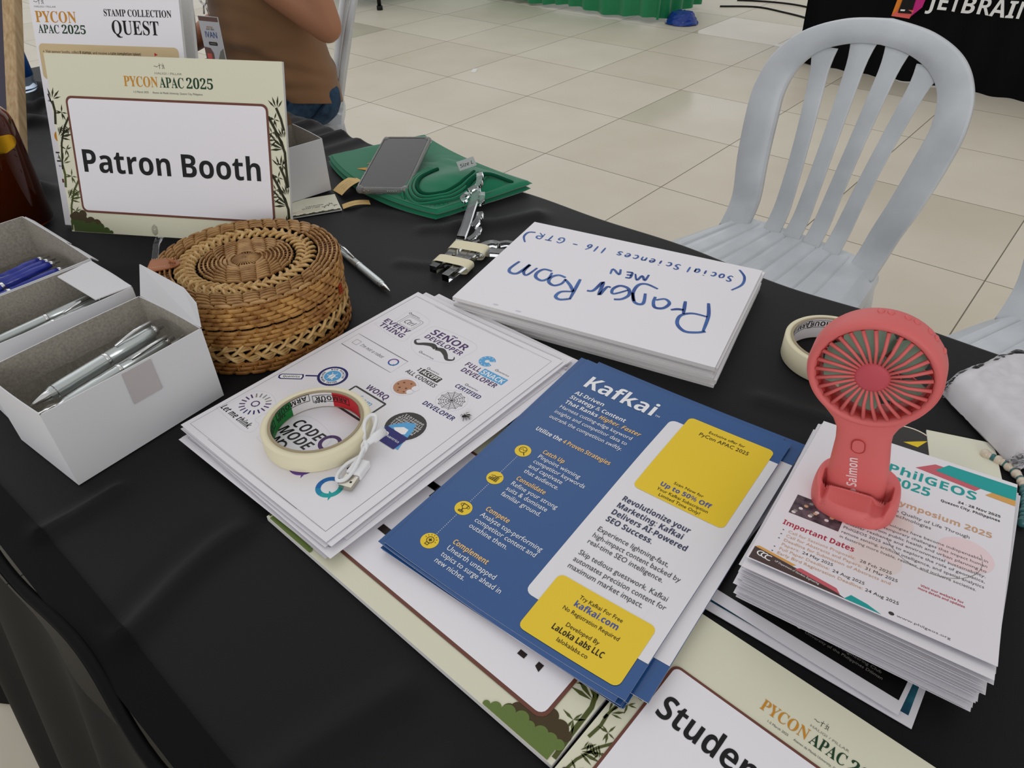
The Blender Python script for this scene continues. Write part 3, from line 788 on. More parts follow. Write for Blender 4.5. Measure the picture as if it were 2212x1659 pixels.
HAND = {   # small hand lettering, unit boxes
 'S': [[(.9, .85), (.5, 1), (.15, .8), (.4, .55), (.8, .35), (.5, .02), (.05, .12)]], 's': [[(.85, .62), (.4, .7), (.2, .5), (.75, .25), (.5, .0), (.1, .08)]],
 'o': [[(.5, .68), (.15, .5), (.2, .1), (.6, .02), (.85, .35), (.7, .65), (.5, .68)]], 'c': [[(.85, .6), (.4, .68), (.12, .35), (.35, .02), (.85, .1)]],
 'i': [[(.5, .65), (.5, .0)], [(.5, .88), (.52, .95)]], 'a': [[(.8, .65), (.3, .65), (.12, .3), (.4, .02), (.75, .3), (.8, .65), (.85, .02)]], 'l': [[(.5, 1.0), (.5, .0)]],
 'e': [[(.15, .38), (.8, .42), (.65, .68), (.25, .6), (.12, .25), (.45, .02), (.85, .12)]], 'n': [[(.15, .68), (.15, .02)], [(.15, .45), (.5, .68), (.8, .5), (.82, .02)]],
 '1': [[(.5, 1.0), (.5, .0)]], '6': [[(.75, .98), (.25, .6), (.15, .2), (.5, .0), (.85, .25), (.55, .5), (.2, .3)]], '-': [[(.0, .45), (1, .45)]],
 'G': [[(.85, .85), (.4, 1), (.1, .55), (.35, .05), (.8, .1), (.85, .45), (.5, .45)]], 'T': [[(.05, .95), (.95, .98)], [(.5, .97), (.48, .0)]], 'R': [[(.15, .0), (.15, 1), (.7, .95), (.75, .6), (.2, .5), (.85, .0)]]}
def write(S, t, a, b, h, adv, k=2):
    for i, ch in enumerate(t):
        for st in HAND.get(ch, []):
            P = catmull([(a + (i + .12 + .7 * x) * adv, b + y * h, 0) for x, y in st], 4)
            S.line([(p.x, p.y) for p in P], .0019, 'marker_blue', k, taper=lambda q: .75 + .5 * math.sin(PI * q))
def prayer_print(S):
    for st in STROKES:
        P = catmull([(x * mm, y * mm, 0) for x, y in st], 5)
        wd = .0034 if min(p[1] for p in st) > 86 else .0026
        S.line([(p.x, p.y) for p in P], wd, 'marker_blue', 2, taper=lambda q: .7 + .5 * math.sin(PI * (0.15 + 0.8 * q)))
    write(S, 'Social', .0255, .0285, .0135, .0096)
    write(S, 'Sciences', .0875, .0285, .0130, .0104)
    write(S, '116', .1810, .0275, .0150, .0098)
    write(S, '-', .2190, .0290, .0140, .0090)
    write(S, 'GTR', .2370, .0260, .0145, .0145)
    for a, b in ((.2455, .2028), (.2171, .2040)): S.disc((a, b), .0035, 'paper_edge', 1, 12, ry=.0014)
for i in range(6):
    zt = pz - 0.0046 * (5 - i) ; dx, dy, rt = (0, 0, 0) if i == 5 else (RNG.uniform(-.004, .004) + 0.006, RNG.uniform(-.004, .002), RNG.uniform(-.010, .010))
    u = Vector(pux) + Vector((pux[1], -pux[0], 0)) * rt; v = Vector(pvx) + Vector((pvx[1], -pvx[0], 0)) * rt
    mb = MB(); S = Sheet(mb, (pb.x + dx * .7, pb.y + dy, zt), u, v)
    S.slab(0.297, 0.21, 0.0043, 'board_white', 'foam_edge')
    if i == 5:
        prayer_print(S)
        tag(mb.build('foam_board'), 'white foam board hand-lettered Prayer Room in blue marker', 'board', 'stacked white foam boards')
    else:
        tag(mb.build('foam_board'), 'white foam board edge in the pile under the Prayer Room board', 'board', 'stacked white foam boards')

# ------------------------------------------------------------------ sticker sheets
def q_mark(S, c, r, wd, mt, k, mats=None):
    mats = mats or [mt]
    n = len(mats)
    for i, m in enumerate(mats): S.ring(c, r, wd, m, k, 36 // n + 2, 135 + 360 * i / n, 135 + 360 * (i + 1) / n + 2)
    d = .7071
    S.poly([(c[0] + (r - wd * .5) * d - wd * .5, c[1] - (r - wd * .5) * d - wd * .5 + wd), (c[0] + (r + wd * 1.3) * d, c[1] - (r + wd * 1.3) * d), (c[0] + (r - wd * .5) * d + wd * .9, c[1] - (r - wd * .5) * d + wd * .4)], mats[-1 if n == 1 else n // 2], k)
def quant(S, a, b, wd, mt='ink_grey'):
    q_mark(S, (a + .0016, b + .0012), .0014, .0005, mt, 3)
    S.text('uantrics', a + .0035, b, .0021, mt, 'r', width=wd - .0035, k=3)
def outline(S, pts, k=1):
    P = catmull([(x, y, 0) for x, y in pts + [pts[0]]], 5)
    S.line([(p.x, p.y) for p in P], .0003, 'paper_edge', k)
def sticker_print(S):
    S.rect_line(.005, .0065, .2005, .290, .0003, 'ink_line', 1)
    # ctrl everything
    quant(S, .0235, .2605, .0165, 'ink_dark')
    S.rect_line(.0265, .2385, .0495, .2590, .0006, 'ink_pale', 1, .003); S.rect_line(.0290, .2405, .0470, .2570, .0004, 'ink_pale', 1, .002)
    S.text('Ctrl', .0315, .2450, .0072, 'charcoal', 'it', width=.0135)
    S.text('EVERY', .0140, .2318, .0070, 'purple', 'b', width=.0365); S.text('THING', .0155, .2230, .0070, 'purple', 'b', width=.036)
    outline(S, [(.010, .222), (.055, .219), (.055, .236), (.053, .264), (.022, .266), (.022, .240)])
    # robot
    S.rect_line(.0120, .1755, .0875, .1990, .0004, 'ink_line', 1); S.rect_line(.0185, .1840, .0255, .1912, .0004, 'ink_line', 1)
    S.text("I'm not a robot", .0290, .1858, .0042, 'ink_grey', 'it', width=.034)
    q_mark(S, (.0770, .1890), .0050, .0016, 'teal_mid', 2, ['violet', 'teal_blue', 'teal_blue', 'violet'])
    # senor developer
    S.text('SENOR', .0685, .2485, .0098, 'purple', 'b', width=.0505, res=3); S.line([(.0905, .2600), (.0930, .2612), (.0955, .2600), (.0980, .2612)], .0013, 'purple', 2)
    S.text('DEVELOPER', .0690, .2395, .0068, 'purple', 'b', width=.0525)
    for sg in (1, -1):
        P = catmull([(.0935, .2325, 0), (.0935 + sg * .007, .2350, 0), (.0935 + sg * .015, .2315, 0), (.0935 + sg * .022, .2265, 0), (.0935 + sg * .0275, .2300, 0), (.0935 + sg * .0250, .2345, 0)], 6)
        S.line([(p.x, p.y) for p in P], .0062, 'charcoal', 2, taper=lambda q: max(.12, 1.0 - .9 * abs(q - .2) / .8))
    quant(S, .0840, .2175, .0205)
    outline(S, [(.063, .246), (.066, .262), (.122, .264), (.125, .238), (.123, .225), (.105, .216), (.083, .214), (.064, .226)])
    # full snack developer
    S.ring((.1495, .2500), .0056, .0062, 'sky_blue', 2, 34, 28, 342)
    for i in range(9): S.line([(.1495 + .0062 * math.cos(i * .63 + .6), .25 + .0062 * math.sin(i * .63 + .6)), (.1495 + .0078 * math.cos(i * .63 + .75), .25 + .0078 * math.sin(i * .63 + .75))], .0006, 'white_print', 3)
    quant(S, .1655, .2435, .0175)
    S.text('FULL', .1360, .2308, .0068, 'purple', 'b', width=.0190)
    S.panel(.1560, .2292, .1865, .2395, 'sky_blue', 0, 2); S.text('SNACK', .1575, .2310, .0066, 'white_print', 'b', width=.0275, k=3)
    S.text('DEVELOPER', .1390, .2215, .0066, 'purple', 'b', width=.0450)
    # cookies
    quant(S, .1105, .2030, .0165)
    S.text('I', .1050, .1945, .0055, 'charcoal', 'b'); S.panel(.1090, .1928, .1352, .2010, 'charcoal', .001, 2); S.text('ACCEPT', .1107, .1945, .0055, 'white_print', 'b', width=.0228, k=3)
    S.text('ALL COOKIES', .0975, .1855, .0055, 'charcoal', 'b', width=.0405)
    S.disc((.1150, .1690), .0112, 'cookie', 2)
    for x, y, r in ((.110, .173, .0012), (.117, .176, .0011), (.112, .165, .0013), (.118, .168, .0012), (.107, .168, .001), (.120, .163, .001), (.114, .161, .0009)): S.disc((x, y), r, 'cookie_chip', 3, 10)
    for x, y, r in ((.1255, .1735, .004), (.1245, .1665, .0035)): S.disc((x, y), r, 'paper', 3, 14)
    S.ring((.115, .169), .0135, .0003, 'paper_edge', 1)
    # certified web developer
    quant(S, .1580, .2078, .0165)
    S.text('CERTIFIED', .1520, .1995, .0055, 'deep_navy', 'b', width=.0315)
    for i in range(12):
        a = i * PI / 6; S.line([(.165, .1825), (.165 + .0135 * math.cos(a), .1825 + .0135 * math.sin(a))], .0004, 'ink_black', 2)
    for r in (.0035, .006, .0085, .011, .013):
        pts = []
        for i in range(25):
            a = i * PI / 12; pts.append((.165 + r * (1 if i % 2 == 0 else .88) * math.cos(a), .1825 + r * (1 if i % 2 == 0 else .88) * math.sin(a)))
        S.line(pts, .0004, 'ink_black', 2)
    S.ring((.165, .1825), .0155, .0003, 'paper_edge', 1)
    S.text('DEVELOPER', .1465, .1615, .0056, 'deep_navy', 'b', width=.0395)
    # magnifier
    a = math.radians(39); c, q = math.cos(a), math.sin(a)
    S.disc((.0480, .1350), .0152, 'deep_navy', 2); S.disc((.0480, .1350), .0125, 'white_print', 3); S.disc((.0480, .1350), .0085, 'sky_blue', 4)
    S.disc((.048, .1340), .0030, 'white_print', 5, 16, ry=.0040); S.line([(.048, .1300), (.048, .1378)], .0006, 'sky_blue', 6)
    for i in range(6):
        b = i * PI / 3 + .3; S.line([(.048 + .0035 * math.cos(b), .1345 + .0035 * math.sin(b)), (.048 + .0062 * math.cos(b), .1345 + .0062 * math.sin(b))], .0007, 'white_print', 5)
    S.arc_text('BUG HUNTER', (.048, .135), .0095, .0022, 'deep_navy', 84, 'b', 5); S.arc_text('SOFTWARE TESTER', (.048, .135), .0116, .0022, 'deep_navy', 264, 'b', 5, True)
    S.line([(.0365, .1255), (.0270, .1180)], .0020, 'deep_navy', 2)
    H = lambda x, y: (.0185 + x * c - y * q, .1085 + x * q + y * c)
    S.poly([H(*p) for p in ((-.011, -.004), (.0105, -.004), (.0115, 0), (.0105, .004), (-.011, .004), (-.0135, .002), (-.0135, -.002))], 'deep_navy', 2)
    S.poly([H(*p) for p in ((-.0105, -.0028), (.0092, -.0028), (.0100, 0), (.0092, .0028), (-.0105, .0028), (-.0120, .001), (-.0120, -.001))], 'white_print', 3)
    S.text('Quantrics', *H(-.009, -.0013), .0028, 'ink_dark', 'b', width=.0165, k=4, rot=39)
    # let me think
    for i in range(18):
        b = 2 * PI * i / 18; S.line([(.0260 + .0095 * math.cos(b), .0610 + .0095 * math.sin(b)), (.0260 + .0150 * math.cos(b), .0610 + .0150 * math.sin(b))], .0014, ('ink_pale' if 3 <= i <= 7 else 'purple' if i < 14 else 'deep_navy'), 2)
    q_mark(S, (.0260, .0612), .0036, .0012, 'purple', 2)
    S.text('Let me think.', .0060, .0365, .0066, 'ink_black', 'bi', width=.0440)
    outline(S, [(.003, .034), (.052, .033), (.054, .046), (.044, .049), (.044, .070), (.026, .079), (.009, .070), (.008, .048)])
    # dark mode
    S.text('CODE', .0760, .0655, .0110, 'ink_black', 'bi', width=.0370, res=3); S.text('MODE', .0720, .0520, .0110, 'ink_black', 'bi', width=.0420, res=3); S.text('ON', .0690, .0385, .0110, 'ink_black', 'bi', width=.0190)
    q_mark(S, (.0905, .0435), .0045, .0020, 'ink_black', 2)
    outline(S, [(.066, .035), (.098, .034), (.120, .049), (.118, .078), (.074, .080)])
    # worq from home
    S.rect_line(.0775, .1130, .1205, .1395, .0020, 'charcoal', 2, .001); S.line([(.0775, .109), (.1205, .109)], .0025, 'charcoal', 2)
    S.text('WORQ', .0865, .1432, .0068, 'purple', 'b', width=.0290); S.text('from', .0905, .1265, .0070, 'sky_blue', 'it', width=.0205); S.text('HOME', .0910, .1160, .0070, 'purple', 'bi', width=.0250)
    # hooded coder
    S.disc((.1580, .1300), .0205, 'paper', 2); S.disc((.1580, .1300), .0192, 'charcoal', 3)
    rr = random.Random(5)
    for i in range(8):
        y = .1400 - i * .0031; hw = math.sqrt(max(0, .0172 ** 2 - (y - .130) ** 2)) * .85
        S.text(''.join(rr.choice('01') for _ in range(10 if i not in (0, 7) else 8)), .158 - hw, y, .0023, 'white_print', 'm', width=2 * hw, k=4, res=1)
    S.poly([(.1425, .112), (.147, .124), (.155, .134), (.164, .138), (.169, .128), (.173, .112), (.176, .104), (.144, .104)], 'sky_blue', 5)
    S.poly([(.151, .122), (.158, .128), (.164, .128), (.166, .122), (.160, .117)], 'white_print', 6)
    S.panel(.1450, .1020, .1725, .1200, 'navy', .0008, 7)
    q_mark(S, (.1515, .1115), .0026, .0010, 'white_print', 8); S.text('uantrics', .1552, .1098, .0030, 'white_print', 'r', width=.0145, k=8)
    # speech rings
    q_mark(S, (.1650, .0385), .0095, .0044, 'teal', 2, ['teal_blue', 'teal_blue', 'teal_mid', 'teal', 'teal', 'teal', 'teal_mid', 'teal_blue'])
    q_mark(S, (.1270, .0400), .0095, .0044, 'violet', 2, ['violet', 'violet', 'violet', 'purple'])
    q_mark(S, (.1230, .0720), .0088, .0036, 'purple', 2)
    S.text('Quantrics', .1380, .0610, .0078, 'purple', 'b', width=.0360)

RNG = random.Random(11)
NST = 13
for i in range(NST):
    top_ = i == NST - 1
    f = i / (NST - 1)
    zt = 0.7562 + 0.0108 * f
    rot, dx, dy = (0, 0, 0) if top_ else (RNG.uniform(-.022, .020), RNG.uniform(-.006, .006) - .004 * (1 - f), RNG.uniform(-.007, .003) - .002)
    if i == 4: rot, dx, dy = -.012, .022, -.006
    if i == 8: rot, dx, dy = .016, .010, -.009
    mb = MB()
    S = Sheet(mb, (-0.1395 + dx, 0.1905 + dy + rot * .12, zt), (math.sin(rot), -math.cos(rot), 0), (math.cos(rot), math.sin(rot), 0),
              (lambda a, b, f=f: .0022 * f * max(0, 1 - a / .09) ** 2 + .0012 * f * max(0, (a - .13) / .08) ** 2))
    S.slab(0.2095, 0.2975, 0.00028, 'paper', 'paper_edge', 14, 10)
    S.st = 0.00006
    if top_:
        sticker_print(S)
        tag(mb.build('sticker_sheet'), 'top white sheet of developer joke stickers under the tape roll', 'sticker sheet', 'white sticker sheets')
    else:
        S.rect_line(.005, .0065, .2005, .290, .0003, 'ink_line', 1)
        tag(mb.build('sticker_sheet'), 'white sticker sheet fanned out below the printed top sheet', 'sticker sheet', 'white sticker sheets')

# ------------------------------------------------------------------ masking tape rolls
def tape_roll(loc, R, r, h, label, bands, words):
    t = thing('tape_roll', loc, label, 'tape', 'rolls of masking tape')
    M = Matrix.Translation(loc) 
    mb = MB(); b = .0012
    mb.lathe([(r + .0022, 0), (R - b, 0), (R, b), (R, h - b), (R - b, h), (r + .0022, h - .0002)], 'tape_cream', 72, M, closed=True)
    mb.build('tape', t)
    mb = MB()
    mb.lathe([(r, .0004), (r + .0023, .0004), (r + .0023, h + .0003), (r, h + .0003)], 'card_tan', 72, M, False, closed=True)
    k = mb
    def arcband(a0, a1, mt, z0=.001, z1=None, dr=.00012, sl=0.0):
        z1 = z1 or h - .0006
        k.grid(lambda u, v: M @ Vector(((r - dr) * math.cos(a0 + (a1 - a0) * u + sl * v), (r - dr) * math.sin(a0 + (a1 - a0) * u + sl * v), z0 + (z1 - z0) * v)), 14, 1, mt)
    for a0, a1, mt in bands: arcband(a0, a1, mt)
    for q in range(4): arcband(bands[0][1] - .16 - .13 * q, bands[0][1] - .10 - .13 * q, 'core_white', dr=.0002, sl=-.30)
    for word, aa, zz, cp in words:
        vs, fs, w0 = glyphs(word, 'b', 1); sc = cp / CAP['b']
        k.add([M @ Vector(((r - .0003) * math.cos(aa + x * sc / r), (r - .0003) * math.sin(aa + x * sc / r), h * zz - y * sc)) for x, y in vs], fs, 'ink_black')
        if word == 'ARMOUR':
            wd = w0 * sc / r; P = [(aa - .06, h * zz + .0012), (aa + wd + .06, h * zz + .0012), (aa + wd + .06, h * zz - cp - .0012), (aa - .06, h * zz - cp - .0012)]
            for i in range(4):
                (p0, z0), (p1, z1) = P[i], P[(i + 1) % 4]
                k.tube([M @ Vector(((r - .0002) * math.cos(p0 + (p1 - p0) * j / 6), (r - .0002) * math.sin(p0 + (p1 - p0) * j / 6), z0 + (z1 - z0) * j / 6)) for j in range(7)], .0003, 'ink_black', 4)
    mb.build('cardboard_core', t)
    return t
tape_roll((-0.0665, 0.0835, 0.76715), 0.0478, 0.0390, 0.0178, 'cream masking tape roll lying on the sticker sheet', [(-4.0, -2.6, 'tape_green'), (-.35, .55, 'tape_red'), (.55, 1.55, 'core_white'), (1.55, 3.3, 'tape_green')], [('ARMOUR', 1.15, .92, .0052), ('TAPE', 1.75, .55, .0034), ('ARMOUR', .15, .75, .0050), ('TAPE', .72, .50, .0032), ('ARMOUR', 2.25, .80, .0050), ('TAPE', 2.75, .45, .0030)])
tape_roll((0.3535, -0.2165, T + 0.0004), 0.0480, 0.0400, 0.0245, 'white masking tape roll lying on cloth behind the coral fan', [(1.75, 2.3, 'tape_red'), (.2, 1.75, 'core_white'), (-.8, .2, 'tape_red'), (2.3, 3.6, 'core_white')], [('ARMOUR', 1.0, .88, .0056), ('TAPE', 1.70, .72, .0034), ('ARMOUR', .1, .85, .0056), ('ARMOUR', 2.2, .60, .0052)])

# ------------------------------------------------------------------ usb cable
t = thing('usb_cable', (-0.07, 0.022, 0.769), 'short white usb cable coiled beside the tape roll', 'cable')
mb = MB()
loop = catmull([(-.066, .0265, .7725), (-.056, .0325, .7760), (-.044, .0445, .7870), (-.034, .0475, .7885), (-.032, .0425, .7870), (-.045, .0350, .7800), (-.062, .0285, .7745), (-.078, .0300, .7735), (-.090, .0265, .7735), (-.0955, .0205, .7740), (-.0900, .0160, .7745), (-.078, .0185, .7765), (-.064, .0260, .7790), (-.056, .0295, .7800)], 7)
mb.tube(loop, .0017, 'usb_white', 8); mb.build('cord', t)
mb = MB(); mb.tube([(-.0605, .0300, .7765), (-.0580, .0325, .7790), (-.0555, .0310, .7830), (-.0565, .0275, .7815), (-.0600, .0270, .7775)], .0016, 'usb_white', 8, closed=True); mb.build('cable_tie', t)
ud = Vector((-.020, -.0075, 0)).normalized(); un = Vector((-ud.y, ud.x, 0))
def ubox(mb, c, l, wd, h, mt): mb.box((0, 0, 0), (l, wd, h), mt, Matrix.Translation(c) @ Matrix((ud, un, (0, 0, 1))).transposed().to_4x4())
mb = MB(); ubox(mb, Vector((-.0745, .0195, .7715)), .018, .0135, .0075, 'usb_white'); mb.build('plug_body', t, bev=.0015)
mb = MB(); ubox(mb, Vector((-.0895, .0140, .7712)), .013, .0118, .0044, 'steel')
for q in (-.0028, .0028): ubox(mb, Vector((-.0905, .0137, .77342)) + un * q, .002, .002, .0002, 'ink_dark')
mb.build('metal_connector', t, bev=.0003)
mb = MB(); mb.tube([(-.058, .0295, .7805), (-.050, .0290, .7815), (-.0485, .0290, .7815), (-.036, .0285, .7825)], [.0022, .0030, .0042, .0042], 'usb_white', 12); mb.build('small_plug', t)

# ------------------------------------------------------------------ house fly
t = thing('house_fly', (0.033, -0.003, 0.7672), 'small black fly on the edge of the sticker sheet', 'fly')
fM = Matrix.Translation((0.033, -0.0015, 0.7697)) @ Matrix.Rotation(2.6, 4, 'Z')
mb = MB(); mb.ball(fM @ Vector((0, 0, 0)), (.0018, .0014, .0013), 'fly_body', 10, fM.to_3x3()); mb.ball(fM @ Vector((-.003, 0, -.0002)), (.0022, .0015, .0013), 'fly_body', 10, fM.to_3x3()); mb.ball(fM @ Vector((.0022, 0, -.0001)), (.0009, .0012, .001), 'fly_body', 8, fM.to_3x3())
mb.build('body', t)
for sg in (1, -1):
    mb = MB(); mb.add([fM @ Vector(p) for p in ((0, .0006 * sg, .001), (-.002, .0030 * sg, .0014), (-.0062, .0028 * sg, .0008), (-.0050, .0010 * sg, .0009))], [(0, 1, 2, 3)], 'fly_wing'); mb.build('wing', t)
    for x in (.0012, 0, -.0012):
        mb = MB(); mb.tube([fM @ Vector((x, .001 * sg, -.0004)), fM @ Vector((x * 2, .0030 * sg, .0004)), fM @ Vector((x * 2.8, .0042 * sg, -.0024))], .00022, 'fly_body', 5); mb.build('leg', t)

# ------------------------------------------------------------------ blue flyers
def flyer_base(S):
    S.slab(0.2095, 0.288, 0.0003, 'flyer_white', 'paper_edge', 16, 14)
    S.panel(0, 0, .2095, .2880, 'flyer_blue', 0, 1, 16, 14)
    S.panel(.1100, .0300, .2052, .2560, 'flyer_white', .006, 3, 14, 14); S.panel(.1900, .0300, .2092, .2560, 'flyer_white', 0, 4, 6, 14)
def flyer_print(S):
    flyer_base(S)
    S.panel(.1225, .0045, .2015, .0575, 'flyer_yellow', .005, 6, 12, 10); S.panel(.1225, .1625, .2015, .2690, 'flyer_yellow', .005, 6, 12, 10)
    X = S.text
    X('Kafkai', .0195, .2492, .0185, 'flyer_text', 'b', width=.0735, k=4, res=4); X('TM', .0955, .2510, .0025, 'flyer_text', width=.0045, k=4)
    for t, b, wd in (('AI-Driven', .2343, .0315), ('Strategy & Content', .2263, .0590)): X(t, .0190, b, .0052, 'flyer_text', 'b', width=wd, k=4)
    X('That Ranks', .0190, .2175, .0052, 'flyer_text', 'b', width=.0350, k=4); X('Higher, Faster', .0560, .2175, .0052, 'flyer_peach', 'bi', width=.0425, k=4)
    for t, b, wd in (('Harness cutting-edge keyword', .2090, .0755), ('insights and competitor data to', .2005, .0755), ('outrank the competition swiftly.', .1920, .0755)): X(t, .0190, b, .0048, 'flyer_text', 'r', width=wd, k=4)
    X('Utilize the', .0187, .1712, .0050, 'flyer_text', 'b', width=.0270, k=4); X('4 Proven Strategies', .0475, .1712, .0050, 'flyer_peach', 'b', width=.0475, k=4)
    for i, (cy, hd, hw, lns) in enumerate(((.1430, 'Catch Up', .0215, (('Pinpoint winning', .0420), ('competitor keywords', .0510), ('and captivate', .0335), ('that audience.', .0345))),
                                           (.1035, 'Consolidate', .0285, (('Refine your strong', .0450), ('suits & dominate', .0400), ('familiar ground.', .0385))),
                                           (.0628, 'Compete', .0225, (('Analyze top-performing', .0590), ('competitor content and', .0580), ('outshine them.', .0365))),
                                           (.0226, 'Complement', .0330, (('Unearth untapped', .0455), ('topics to surge ahead in', .0560), ('new niches.', .0280))))):
        cx = .0258
        S.disc((cx, cy), .0072, 'flyer_yellow', 3)
        g = 'bush_dark'
        if i == 0:
            S.ring((cx - .0005, cy + .0010), .0034, .0005, g, 5, 20); S.line([(cx + .0018, cy - .0016), (cx + .0040, cy - .0042)], .0008, g, 5); S.line([(cx - .0028, cy), (cx - .0012, cy + .0022), (cx + .0004, cy), (cx + .0022, cy + .0022)], .0005, g, 5)
        if i == 1:
            for q in range(4): S.rect_line(cx - .0040 + q * .0020, cy - .0036, cx - .0028 + q * .0020, cy - .0012 + q * .0011, .0004, g, 5)
            S.line([(cx - .0042, cy + .0006), (cx - .0015, cy + .0020), (cx + .0005, cy + .0016), (cx + .0040, cy + .0044)], .0005, g, 5)
        if i == 2:
            S.line([(cx - .0024, cy + .0040), (cx + .0024, cy + .0040), (cx + .0018, cy + .0004), (cx, cy - .0008), (cx - .0018, cy + .0004)], .0005, g, 5, True)
            S.line([(cx, cy - .0008), (cx, cy - .0030)], .0010, g, 5); S.rect_line(cx - .0022, cy - .0042, cx + .0022, cy - .0030, .0005, g, 5)
            for sg in (1, -1): S.ring((cx + sg * .0030, cy + .0024), .0012, .0004, g, 5, 12)
        if i == 3:
            S.ring((cx, cy + .0008), .0029, .0005, g, 5, 20); S.rect_line(cx - .0013, cy - .0042, cx + .0013, cy - .0022, .0005, g, 5); S.line([(cx - .0014, cy + .0008), (cx + .0014, cy + .0008)], .0011, g, 5); S.line([(cx, cy - .0006), (cx, cy + .0022)], .0011, g, 5)
            for q in range(7):
                a = PI * q / 6; S.line([(cx + .0040 * math.cos(a), cy + .0012 + .0040 * math.sin(a)), (cx + .0052 * math.cos(a), cy + .0012 + .0052 * math.sin(a))], .0004, g, 5)
        if i < 3:
            for q in range(13): S.disc((cx, cy - .0090 - q * .0019), .00035, 'flyer_text', 3, 8)
        hb = cy + .0128 if i else cy + .0115
        X(hd, .0408, hb - .0040, .0047, 'flyer_peach', 'b', width=hw, k=4)
        for q, (t, wd) in enumerate(lns): X(t, .0408, hb - .0110 - .0069 * q, .0047, 'flyer_text', 'r', width=wd, k=4)
    X('Exclusive offer for', .1620, .2580, .0033, 'ink_dark', 'r', width=.0330, k=8, align='c'); X('PyCon APAC 2025', .1620, .2505, .0045, 'ink_dark', 'r', width=.0450, k=8, align='c')
    X('Scan Now for', .1620, .1835, .0030, 'ink_dark', 'r', width=.0260, k=8, align='c'); X('Up to 50% Off', .1625, .1760, .0048, 'blue_ink', 'b', width=.0440, k=8, align='c')
    X('Your Kafkai Subscription', .1625, .1703, .0032, 'ink_dark', 'r', width=.0445, k=8, align='c'); X('Limited Time Only!', .1625, .1650, .0032, 'ink_dark', 'r', width=.0355, k=8, align='c')
    for t, b, wd in (('Revolutionize your', .1440, .0585), ('Marketing: Kafkai', .1355, .0565), ('Delivers AI-Powered', .1270, .0640), ('SEO Success.', .1185, .0400)): X(t, .1235, b, .0055, 'flyer_navy', 'b', width=wd, k=6)
    for t, b, wd in (('Experience lightning-fast,', .1065, .0600), ('high-impact content backed by', .0992, .0730), ('real-time SEO intelligence.', .0920, .0630), ('Skip tedious guesswork. Kafkai', .0795, .0730), ('automates precision content for', .0722, .0755), ('maximum market impact.', .0650, .0615)): X(t, .1235, b, .0047, 'flyer_grey', 'r', width=wd, k=6)
    for t, b, wd, cp, st, m_ in (('Try Kafkai For Free', .0470, .0345, .0033, 'r', 'ink_dark'), ('kafkai.com', .0400, .0345, .0050, 'b', 'blue_ink'), ('No Registration Required', .0335, .0445, .0033, 'r', 'ink_dark'), ('Developed By', .0235, .0260, .0033, 'r', 'ink_dark'), ('LaLoka Labs LLC', .0165, .0400, .0048, 'b', 'ink_dark'), ('lalokalabs.co', .0105, .0240, .0033, 'r', 'ink_dark')):
        X(t, .1625, b, cp, m_, st, width=wd, k=8, align='c')
NFL = 9
RNG = random.Random(21)
for i in range(NFL):
    f = i / (NFL - 1); top_ = i == NFL - 1
    rot, dx, dy = (0, 0, 0) if top_ else (RNG.uniform(-.018, .022), RNG.uniform(-.004, .004), RNG.uniform(-.005, .003))
    if i == NFL - 2: rot, dx, dy = -.012, -.002, .005
    if i in (3, 5): rot, dx, dy = .012 * (1 if i == 3 else .6), .008, -.011
    rot += .0585
    mb = MB()
    S = Sheet(mb, (-0.1105 + dx, -0.0520 + dy, 0.7578 + .0090 * f), (math.sin(rot), -math.cos(rot), 0), (math.cos(rot), math.sin(rot), 0),
              (lambda a, b, f=f: -.0052 * f * math.sin(PI * min(1, a / .21)) ** .8 * max(0, 1 - b / .20) ** 1.3 - .0018 * f * math.sin(PI * min(1, a / .21)) * max(0, (b - .20) / .088)))
    S.st = 0.00010
    if top_:
        flyer_print(S); tag(mb.build('flyer'), 'top blue and yellow flyer headed Kafkai', 'flyer', 'blue flyers')
    else:
        flyer_base(S); tag(mb.build('flyer'), 'blue flyer showing only its edges under the top Kafkai flyer', 'flyer', 'blue flyers')

